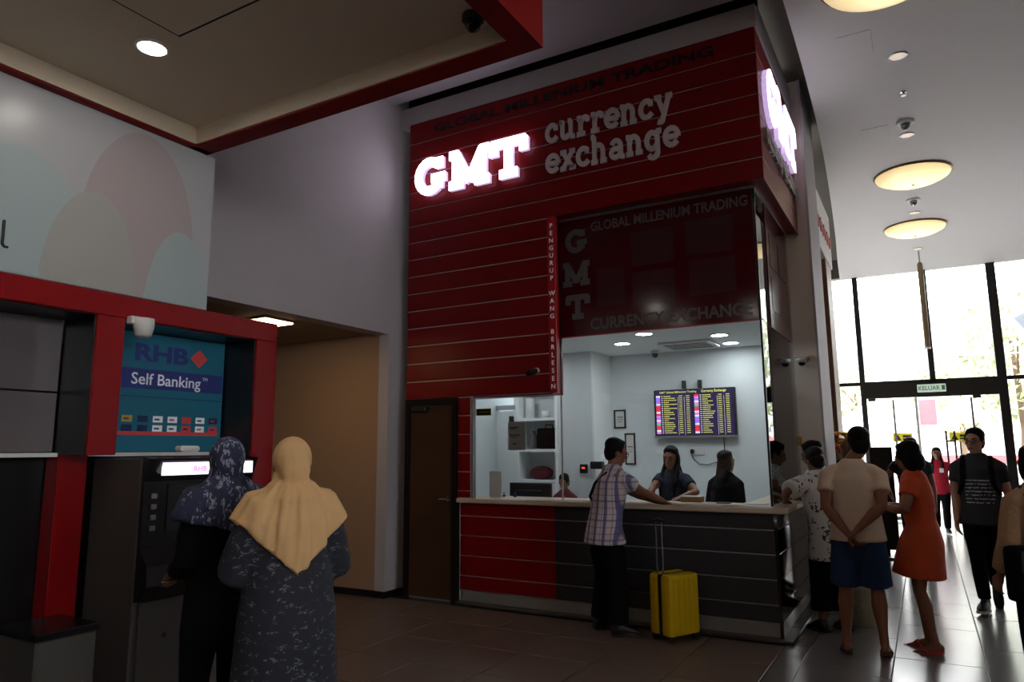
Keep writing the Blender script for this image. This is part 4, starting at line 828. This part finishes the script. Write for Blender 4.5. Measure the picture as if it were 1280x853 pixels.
def hair(F, kind, m='hair', vox=.012):
    b = MB(); e = lambda c, r: F.he(b, c, r); s = F.s
    e((0, -.022, .066), (.083, .096, .075)); e((0, -.045, .0), (.076, .066, .08)); e((0, .034, .106), (.054, .036, .022))
    if kind == 'short': e((0, -.055, -.045), (.06, .04, .04)); [e((sd*.068, -.005, .03), (.016, .05, .045)) for sd in (-1, 1)]
    if kind == 'bob':
        e((0, -.055, -.05), (.088, .062, .085)); [e((sd*.072, -.012, -.035), (.032, .066, .1)) for sd in (-1, 1)]; [e((sd*.062, .03, .03), (.028, .05, .06)) for sd in (-1, 1)]
    if kind in ('long', 'back'):
        e((0, -.06, -.05), (.08, .05, .09)); [e((sd*.074, -.026, -.02), (.02, .048, .085)) for sd in (-1, 1)]
        N = F.N
        if kind == 'long':
            for sd in (-1, 1): b.sweep([F.hp(sd*.06, -.02, -.06), N+Vector((sd*.085*s, .05*s, -.02*s)), N+Vector((sd*.09*s, .115*s, -.13*s)), N+Vector((sd*.085*s, .125*s, -.26*s))], [.036*s, .034*s, .03*s, .014*s], n=10)
        b.sweep([F.hp(0, -.06, -.05), N+Vector((0, -.09*s, -.03*s)), N+Vector((0, -.125*s, -.15*s)), N+Vector((0, -.125*s, -.28*s))], [(.075*s, .04*s), (.08*s, .035*s), (.07*s, .03*s), (.03*s, .015*s)], F.lat, 12)
    if kind == 'bun': e((0, -.05, -.04), (.066, .05, .05)); e((0, -.10, .065), (.048, .042, .045)); [e((sd*.066, -.005, .02), (.018, .05, .05)) for sd in (-1, 1)]
    if kind == 'tied': e((0, -.055, -.04), (.066, .05, .05)); [e((sd*.066, -.005, .02), (.018, .05, .05)) for sd in (-1, 1)]; e((0, -.108, -.01), (.035, .035, .04))
    return remesh(b, 'hair', m, F.root, vox, 3)
def top(F, m, hem=-.14, sleeve=.55, infl=.018, flare=0., vox=.013, name='shirt', low=None, neck=True, cuff=.012):
    s = F.s; b = MB(); P, sp = F.P, F.sp
    ts = [t for t in F.tors if t[0] >= 0 and t[0] < .95]
    pts = [P+Vector((0, 0, hem*s))]; rad = [((.178+flare)*s+infl, (.134+flare)*s+infl)]
    for t, x, y in ts: pts.append(P+sp*t); k = 1+max(0, (.3-t))*flare*2; q_ = .15 if t < .7 else 0; rad.append((max(x, q_)*s*k+infl*(1 if t < .8 else .5), max(y, .11 if t < .7 else 0)*s*k+infl*(1 if t < .8 else .6)))
    b.sweep(pts, rad, F.lat, 20, False, True)
    b.sweep([P+sp*.84, P+sp*.945], [(.115*s+infl*.6, .088*s+infl*.6), (.078*s, .07*s)], F.lat, 14, True, False)
    for sd in (-1, 1):
        S, E, W = F.S[sd], F.E[sd], F.W[sd]
        if sleeve <= 1: pp = [S-F.lat*sd*.05*s, S.lerp(E, .12), S.lerp(E, sleeve)]; rr_ = [.054*s+infl*.6, .056*s+infl*.7, .048*s+infl*.8+cuff*.3]
        else: pp = [S-F.lat*sd*.05*s, S.lerp(E, .12), S.lerp(E, .6), E, E.lerp(W, .5), E.lerp(W, sleeve-1)]; rr_ = [.056*s+infl*.7, .058*s+infl*.8, .05*s+infl, .044*s+infl, .04*s+infl, .032*s+infl]
        b.sweep(pp, rr_, n=12, c0=True, c1=False)
    return remesh(b, name, m, F.root, vox, 4)
def legs(F, m, frac=1.95, infl=.016, flare=0., vox=.014, name='trousers'):
    s = F.s; b = MB(); P = F.P
    pi_ = min(infl, .012); b.sweep([P+Vector((0, 0, -.12*s)), P, P+F.sp*.2], [(.15*s+infl, .11*s+infl), (.166*s+pi_, .122*s+pi_), (.142*s+pi_*.5, .106*s+pi_*.5)], F.lat, 18)
    for sd in (-1, 1):
        H, K, A = F.Hp[sd], F.K[sd], F.A[sd]; q = [H+Vector((0, 0, .02*s)), H.lerp(K, .5)]; rr_ = [.086*s+min(infl, .01), .076*s+infl+flare*.5]
        if frac <= 1: q.append(H.lerp(K, frac)); rr_.append(.064*s+infl+flare)
        else: q += [K, K.lerp(A, .4), K.lerp(A, frac-1)]; rr_ += [.056*s+infl, .054*s+infl, .042*s+infl+flare]
        b.sweep(q, rr_, n=14, c0=True, c1=False)
    return remesh(b, name, m, F.root, vox, 4)
def shoes(F, m='shoe', sole='sole', kind='shoe'):
    s = F.s
    for sd in (-1, 1):
        A, fd = F.A[sd], F.FD[sd]; lt_ = Vector((fd.y, -fd.x, 0)); dz = A.z-.08*s; up = Vector((0, 0, 1)); so = MB(); M_ = Matrix.Identity(4)
        tl = fd.z
        base = A-up*.08*s
        outline = [(-.06, .03), (.0, .038), (.08, .044), (.15, .042), (.19, .028), (.205, 0)]
        poly = [(x, y) for x, y in outline]+[(x, -y) for x, y in outline[-2::-1]]
        fn = fd.cross(lt_).normalized(); fn = fn if fn.z > 0 else -fn
        Mx = Matrix(((fd.x, lt_.x, fn.x, base.x), (fd.y, lt_.y, fn.y, base.y), (fd.z, lt_.z, fn.z, base.z), (0, 0, 0, 1))) @ Matrix.Diagonal((s, s, s, 1))
        if kind == 'sandal':
            o = MB().prism(poly, .018, Mx).build('sandal_sole', m, F.root)
            MB().sweep([Mx @ Vector((.05, .04, .02)), Mx @ Vector((.09, .02, .06)), Mx @ Vector((.14, 0, .022))], [.007*s]*3, n=6).sweep([Mx @ Vector((.05, -.04, .02)), Mx @ Vector((.09, -.02, .06)), Mx @ Vector((.14, 0, .022))], [.007*s]*3, n=6).build('strap', m, o)
        else:
            o = MB().prism([(x*1.05, y*1.08) for x, y in poly], .022, Mx).build('sole', sole, F.root)
            u = MB(); u.sweep([Mx @ Vector((-.035, 0, .05)), Mx @ Vector((.03, 0, .06)), Mx @ Vector((.09, 0, .05)), Mx @ Vector((.15, 0, .038)), Mx @ Vector((.185, 0, .03))], [(.036*s, .045*s), (.042*s, .055*s), (.046*s, .04*s), (.044*s, .028*s), (.03*s, .02*s)], lt_, 12)
            u.sweep([Mx @ Vector((-.012, 0, .05)), Mx @ Vector((-.012, 0, .115))], [.042*s, .042*s], n=10, c1=False); remesh(u, 'shoe_upper', m, F.root, .01, 3)
def skirt(F, m, rings, sleeve=.35, infl=.014, vox=.013, name='dress', neck=True):
    """rings: (z metres, rx, ry, dx, dy) from hem up to waist; joined to a fitted bodice"""
    s = F.s; b = MB(); P, sp = F.P, F.sp
    b.sweep([Vector((dx, dy, z)) for z, _, _, dx, dy in rings], [(rx, ry) for _, rx, ry, _, _ in rings], F.lat, 24, False, True)
    ts = [t for t in F.tors if .1 <= t[0] < .95]
    b.sweep([P+sp*t for t, _, _ in ts], [(x*s+infl, y*s+infl) for _, x, y in ts], F.lat, 18)
    b.sweep([P+sp*.85, P+sp*.97], [(.115*s+infl*.6, .088*s+infl*.6), (.07*s, .066*s)], F.lat, 14, True, False)
    for sd in (-1, 1):
        S, E, W = F.S[sd], F.E[sd], F.W[sd]
        if sleeve <= 1: pp = [S-F.lat*sd*.05*s, S.lerp(E, .12), S.lerp(E, sleeve)]; rr_ = [.057*s+infl*.8, .058*s+infl, .05*s+infl+.008]
        else: pp = [S-F.lat*sd*.05*s, S.lerp(E, .12), S.lerp(E, .6), E, E.lerp(W, .5), E.lerp(W, sleeve-1)]; rr_ = [.058*s+infl*.5, .06*s+infl, .062*s+infl, .06*s+infl, .055*s+infl, .05*s+infl]
        b.sweep(pp, rr_, n=12, c0=True, c1=False)
    return remesh(b, name, m, F.root, vox, 4)
def hijab(F, m, vz, half, infl=.052, vox=.01):
    """scarf wrapped round head and neck, falling to a point on the back at height vz"""
    s = F.s; b = MB(); P, sp = F.P, F.sp
    F.he(b, (0, -.012, .025), (.094, .112, .112)); F.he(b, (0, .0, -.06), (.088, .095, .09)); F.he(b, (0, -.07, -.02), (.075, .06, .1))
    b.sweep([F.hp(0, -.01, -.09), F.N+Vector((0, -.01*s, -.02*s)), P+sp*.9], [(.085*s, .088*s), (.14*s, .135*s), (.17*s, .155*s)], F.lat, 18)
    ts = [t for t in F.tors if .2 <= t[0] < .95]
    b.sweep([P+sp*t for t, _, _ in ts], [(x*s+infl, y*s+infl) for _, x, y in ts], F.lat, 20)
    for sd in (-1, 1): b.sweep([F.S[sd]-F.lat*sd*.09*s+Vector((0, 0, .015*s)), F.S[sd], F.S[sd].lerp(F.E[sd], .25)], [.075*s+infl*.5, .068*s+infl*.7, .062*s+infl], n=14)
    sz = F.S[1].z+.02; wd = F.S[1].x+.07*s
    cuts = []
    apex = Vector((0, 0, vz)); e = Vector((wd, 0, sz-.10-vz))
    cuts.append((apex, Vector((e.z, 0, -e.x)).normalized())); cuts.append((apex, Vector((-e.z, 0, -e.x)).normalized()))
    face_cut = None
    o = remesh(b, 'head_scarf', m, F.root, vox, 3, cuts)
    top_z = F.Hc.z
    for v in o.data.vertices:                      # hanging folds
        k = max(0., min(1., (top_z-.02-v.co.z)/.15)); a = math.atan2(v.co.x, -v.co.y); nrm = v.normal
        d = .007*k*math.sin(a*11+v.co.z*5)+.004*k*math.sin(a*23-v.co.z*9)
        v.co += nrm*d
    return o
UP = Vector((0, 0, 1))

# --- woman in cream scarf, back to us
F = figure('person seen from behind in a cream head scarf and dark floral tunic', (-2.60, 2.44), 62, 1.66, aL=('l', (-.15, .27, 1.06), (-.55, -.5, -1)), aR=('l', (.15, .27, 1.08), (.55, -.5, -1)), skin='skin_tan', fem=True, vox=.01)
skirt(F, 'floral_dress', [(.36, .25, .21, 0, 0), (.6, .235, .19, 0, 0), (.85, .222, .175, 0, -.01), (1.0, .205, .155, 0, 0), (1.12, .185, .135, 0, 0)], sleeve=1.85, infl=.03)
legs(F, 'black_cloth', 1.9); shoes(F, 'shoe', 'shoe'); hijab(F, 'cream_scarf', 1.055, .2)
# --- woman in navy patterned scarf
F = figure('person seen from behind in a navy patterned head scarf and black clothes', (-3.18, 2.54), 74, 1.67, aL=('l', (-.17, .20, 1.0), (-.3, -.7, -1)), aR=('l', (.12, .26, 1.04), (.3, -.6, -1)), skin='skin_tan', fem=True, yaw=-10)
top(F, 'black_cloth', -.24, 1.8, .02, .0); legs(F, 'black_cloth', 1.95, .018); shoes(F, 'shoe', 'shoe'); hijab(F, 'navy_scarf', 1.20, .2)
wp = F.inv.inverted() @ (F.W[-1]+(F.W[-1]-F.E[-1]).normalized()*.13)
sl = thing('paper_slip', 'small white slip in the hand of the person at the cash machine', 'paper', (wp.x, wp.y, wp.z-.012), R(50)); MB().box(-.03, .03, -.05, .05, .0, .002).build('sheet', 'white_card', sl); MB().box(-.02, .02, -.04, .03, .002, .0025).build('print', 'panel_grey', sl)
# --- man in plaid shirt at the counter
F = figure('person in a checked short-sleeved shirt leaning on the counter beside the yellow suitcase', (-2.52, 6.10), -48, 1.70, lean=(0, .10), pel=(0, -.03, 0), aL=((-2.18, 6.50, 1.115), (-.4, .3, -.6)), aR=((-2.10, 6.46, 1.115), (.2, -1, -.5)), fL=(-2.66, 6.20, .08), fR=(-2.42, 6.04, .08), skin='skin_tan', vox=.008, yaw=0, pitch=-12, build=1.08)
top(F, 'plaid', -.16, .62, .03, .025); legs(F, 'black_cloth', 1.95, .036, .01); shoes(F, 'shoe', 'shoe'); hair(F, 'short'); eyes(F, True)
MB().sweep([F.P+F.sp*.99+Vector((.075, .03, .0)), F.P+F.sp*.93+Vector((.07, -.09, 0)), F.P+F.sp*.75+Vector((.0, -.155, 0)), F.P+F.sp*.5+Vector((-.09, -.15, 0)), F.P+F.sp*.32+Vector((-.175, -.07, 0)), F.P+F.sp*.25+Vector((-.19, .02, 0))], [.013]*6, n=8).build('shoulder_strap', 'black_cloth', F.root, True)
# --- yellow suitcase
sc = thing('suitcase', 'bright yellow hard-shell suitcase with a raised handle by the counter', 'suitcase', (-1.96, 6.18, 0), R(62))
for y0, y1, nm in ((-.125, -.012, 'front_shell'), (.012, .125, 'back_shell')): MB().cbox(-.175, .175, y0, y1, .05, .55, .035).build(nm, 'yellow_case', sc, False)
for x in (-.12, -.06, 0, .06, .12): MB().cbox(x-.012, x+.012, -.131, -.124, .09, .51, .004).build('rib', 'yellow_case', sc)
for z in (.14, .23, .32, .41): MB().cbox(.17, .179, -.10, .10, z, z+.02, .003).build('side_rib', 'yellow_case', sc)
MB().box(-.17, .17, -.013, .013, .055, .545).build('zip_band', 'black', sc)
for y in (-.035, .035): MB().sweep([(-.15, y, .54), (-.15, y, .99)], [.007, .007], n=8).build('handle_tube', 'steel', sc)
MB().sweep([(-.15, -.05, .99), (-.15, 0, 1.0), (-.15, .05, .99)], [.014]*3, n=10).build('grip', 'black', sc, True)
for x in (-.14, .14):
    for y in (-.09, .09): MB().lathe((x, y-.012, .027), [(.027, 0), (.027, .024)], 14, 'y').build('wheel', 'rubber', sc); MB().box(x-.02, x+.02, y-.018, y+.018, .03, .055).build('wheel_fork', 'black', sc)
# --- clerks
F = figure('person with long dark hair and a navy top facing out behind the counter', (-2.33, 7.46), 165, 1.62, aL=((-2.13, 7.05, 1.12), (.9, .2, -.3)), aR=((-2.45, 7.02, 1.12), (-.9, .2, -.3)), fem=True, skin='skin_tan', yaw=10, pitch=-8, build=1.05)
top(F, 'navy_cloth', -.1, .6, .016); legs(F, 'black_cloth'); shoes(F); hair(F, 'long'); eyes(F)
F = figure('person with long dark hair and black jacket turned away behind the counter', (-1.86, 7.72), -20, 1.57, fem=True, skin='skin_tan', lean=(0, .04), yaw=-15)
top(F, 'black_cloth', -.12, 1.85, .022); legs(F, 'black_cloth'); shoes(F); hair(F, 'back')
F = figure('person in maroon sitting low behind the black monitor', (-3.83, 7.95), 175, 1.30, fem=True, skin='skin_tan', vox=.013, pitch=-15)
top(F, 'maroon_cloth', -.1, .6); legs(F, 'black_cloth'); shoes(F); hair(F, 'tied'); eyes(F)
# --- women at the counter end
F = figure('person in a white top with large grey flowers leaning on the counter end', (-.79, 7.06), 40, 1.61, lean=(-.05, .10), pel=(.02, 0, 0), aL=((-1.14, 7.02, 1.125), (-.6, -1, -.3)), aR=((-1.12, 7.34, 1.125), (.6, 1, -.5)), fL=(-.90, 7.02, .08), fR=(-.72, 7.16, .08), fem=True, skin='skin_tan', pitch=-14, vox=.01, build=1.12)
top(F, 'white_floral', -.28, .85, .05, .01); legs(F, 'black_cloth', 1.75, .03, .02); shoes(F, 'shoe', 'shoe'); hair(F, 'tied', 'hair_brown')
F = figure('person with a hair bun and white blouse bending over the counter by the pier', (-.86, 7.95), 75, 1.70, lean=(0, .20), pel=(0, -.06, 0), aL=((-1.22, 7.78, 1.13), (-.2, -1, -.5)), aR=((-1.24, 8.06, 1.13), (.3, 1, -.5)), fem=True, skin='skin_tan', pitch=-18, vox=.012)
top(F, 'white_floral_small', -.15, .6, .025); legs(F, 'black_cloth'); shoes(F); hair(F, 'bun'); eyes(F)
F = figure('bald person standing behind the person in the beige shirt', (-.70, 8.85), 95, 1.72, skin='skin_tan', vox=.012)
top(F, 'charcoal_cloth', -.12, .6); legs(F, 'black_cloth'); shoes(F); eyes(F)
# --- beige man
F = figure('person in a beige tee and blue shorts with hands clasped behind the back', (-.52, 6.45), 4, 1.745, aL=((-.575, 6.285, .93), (-1, -.25, .1)), aR=((-.50, 6.27, .97), (1, -.25, .1)), fL=(-.655, 6.42, .085), fR=(-.39, 6.46, .085), yaw=8, vox=.008, skin='skin_tan', build=1.12, pel=(.0, .0, 0), curl=.9, headoff=(.06, 0, .012), shoulder=1.06)
top(F, 'beige_shirt', -.09, .6, .03, .0); legs(F, 'blue_shorts', .96, .02, .03, name='shorts'); hair(F, 'short'); shoes(F, 'brown_sandal', kind='sandal')
# --- orange dress
F = figure('person in a short orange dress and pink sandals holding a tablet', (-.07, 6.78), 80, 1.64, aL=((-.34, 6.66, 1.12), (.4, -1, -.6)), aR=((-.34, 6.88, 1.12), (.4, .8, -.6)), fL=(-.05, 6.70, .08), fR=(-.09, 6.86, .08), fem=True, skin='skin_tan', vox=.009, pitch=-16, lean=(0, .03))
skirt(F, 'orange_dress', [(.575, .235, .195, 0, .05), (.7, .222, .178, 0, .035), (.85, .205, .158, 0, .008), (.97, .158, .118, 0, -.005), (1.06, .126, .095, 0, 0)], sleeve=.5); hair(F, 'bob'); eyes(F, True); shoes(F, 'pink_sandal', kind='sandal')
tb = thing('tablet', 'grey tablet held by the person in the orange dress', 'tablet', (-.43, 6.77, 1.14)); Mt = Matrix.Rotation(R(50), 4, 'Y'); MB().cbox(-.09, .09, -.12, .12, 0, .012, .003, Mt).build('case', 'panel_grey', tb); MB().box(-.08, .08, -.11, .11, .012, .0135, Mt).build('screen', 'atm_screen', tb)
# --- man in dark tee
F = figure('person in a dark tee with white script walking toward the counter hall', (.45, 8.66), 172, 1.78, aL=((.72, 8.62, .87), (.4, 1, 0)), aR=((.225, 8.60, .86), (-.4, 1, 0)), fR=(.39, 8.50, .085), fL=(.52, 8.95, .20), yaw=-18, vox=.009, skin='skin_light', build=1.05)
top(F, 'script_tee', -.14, .62, .024, .01); legs(F, 'black_cloth', 1.92, .012); shoes(F, 'shoe', 'sole'); hair(F, 'short'); eyes(F, True)
for sd in (-1, 1): MB().sweep([F.S[sd]+Vector((-sd*.055, -.08, .05)), F.S[sd]+Vector((-sd*.055, .03, .075)), F.S[sd]+Vector((-sd*.05, .125, -.02)), F.S[sd]+Vector((-sd*.04, .14, -.2)), F.S[sd]+Vector((-sd*.0, .06, -.3))], [(.022, .007)]*5, F.lat, 8).build('backpack_strap', 'black_cloth', F.root)
bp = MB(); bp.cbox(-.15, .15, -.30, -.15, 1.02, 1.44, .05); bp.build('backpack', 'black_cloth', F.root)
# --- background people
F = figure('person in a red polo shirt walking in from the entrance', (.19, 15.8), 180, 1.58, fem=True, skin='skin_brown', vox=.016, aL=((.42, 15.7, .95), (1, .3, 0)), fL=(.26, 15.65, .08), fR=(.10, 15.95, .08))
top(F, 'red_shirt', -.16, .62, .022); legs(F, 'black_cloth'); shoes(F); hair(F, 'long', vox=.016); eyes(F)
MB().cbox(-.09, -.02, .15, .158, 1.12, 1.2, .002).build('name_badge', 'white_card', F.root)
F = figure('person in dark clothes half hidden behind the person in orange', (-.16, 11.0), 178, 1.72, skin='skin_tan', vox=.014, aR=((-.43, 10.9, .95), (-1, .4, 0)))
top(F, 'charcoal_cloth', -.14, .45, .022); legs(F, 'black_cloth'); shoes(F); hair(F, 'short'); eyes(F)
F = figure('person in a dark cap and clothes behind the person in red', (.66, 16.9), 180, 1.44, fem=True, skin='skin_tan', vox=.016)
top(F, 'black_cloth', -.14, 1.8); legs(F, 'black_cloth'); shoes(F); hair(F, 'bob'); eyes(F)
# --- woman cut by the frame edge
F = figure('person with long black hair, tan sleeves and a black shoulder bag', (.585, 5.50), 25, 1.60, aL=('l', (-.25, .07, .86), (-.3, -1, 0)), aR=None, fem=True, skin='skin_tan', vox=.009, curl=.7, build=1.05)
top(F, 'tan_sleeve', -.1, 1.85, .026); legs(F, 'black_cloth'); shoes(F); hair(F, 'back')
MB().sweep([F.S[-1]+Vector((.035, .0, .075)), F.S[-1]+Vector((.03, -.13, -.04)), F.S[-1]+Vector((.0, -.17, -.35))], [(.02, .005)]*3, F.lat, 8).build('bag_strap', 'brown_sandal', F.root)
hb = thing('shoulder_bag', 'black leather shoulder bag at the hip of the person with tan sleeves', 'bag', (.52, 5.27, .70), R(30)); MB().cbox(-.17, .17, -.06, .06, 0, .32, .035).build('body', 'black_cloth', hb, True); MB().cbox(-.14, .14, -.068, -.058, .17, .3, .004).build('flap', 'black', hb); MB().lathe((0, -.072, .2), [(.014, 0), (.014, .006)], 10, 'y').build('clasp', 'gold', hb)
# --- floor and counter things in the hall
pb = thing('shopping_bag', 'pale green bulging shopping bag on the floor behind the person in the beige tee', 'bag', (-.62, 7.48, 0), R(10)); b = MB(); b.sweep([(0, 0, .03), (0, 0, .15), (0, 0, .32), (0, 0, .42)], [(.15, .11), (.17, .13), (.15, .11), (.11, .04)], n=16); remesh(b, 'body', 'bag_pale', pb, .014, 3)
for y in (-.03, .03): MB().sweep([(-.07, y, .42), (-.05, y, .56), (.05, y, .56), (.07, y, .42)], [.008]*4, (0, 1, 0), 6).build('handle', 'bag_pale', pb)
sb = thing('display_board', 'tall black standing board behind the person in the beige tee', 'board', (-.56, 12.0, 0)); MB().cbox(-.16, .14, -.02, .02, .12, 1.60, .006).build('panel', 'black_metal', sb); MB().cbox(-.18, .16, -.2, .2, 0, .03, .006).build('foot', 'black_metal', sb); MB().box(-.03, .01, -.015, .015, .03, .13).build('post', 'black_metal', sb)
fw = thing('flower_arrangement', 'red and yellow artificial flowers on a stand beside the wood column', 'flowers', (-.90, 9.75, 0))
MB().lathe((0, 0, 0), [(.1, 0), (.1, .03), (.03, .06), (.03, 1.2), (.09, 1.25), (.11, 1.45)], 14).build('stand', 'black_metal', fw, True)
rn = random.Random(4)
for q in range(16):
    a = rn.uniform(0, 6.28); t = rn.uniform(.1, 1.); e = Vector((math.cos(a)*.15*t, math.sin(a)*.15*t, 1.54+rn.uniform(0, .24)))
    MB().sweep([(0, 0, 1.42), e], [.004, .004], n=5).build('stem', 'leaf', fw)
    m = MB()
    for p_ in range(6):
        b_ = 2*PI*p_/6; m.ell(e+Vector((math.cos(b_)*.028, math.sin(b_)*.028, .008)), (.032, .032, .024), None, 8, 5)
    m.build('blossom', 'flower_red' if q % 2 else 'flower_yel', fw, True)
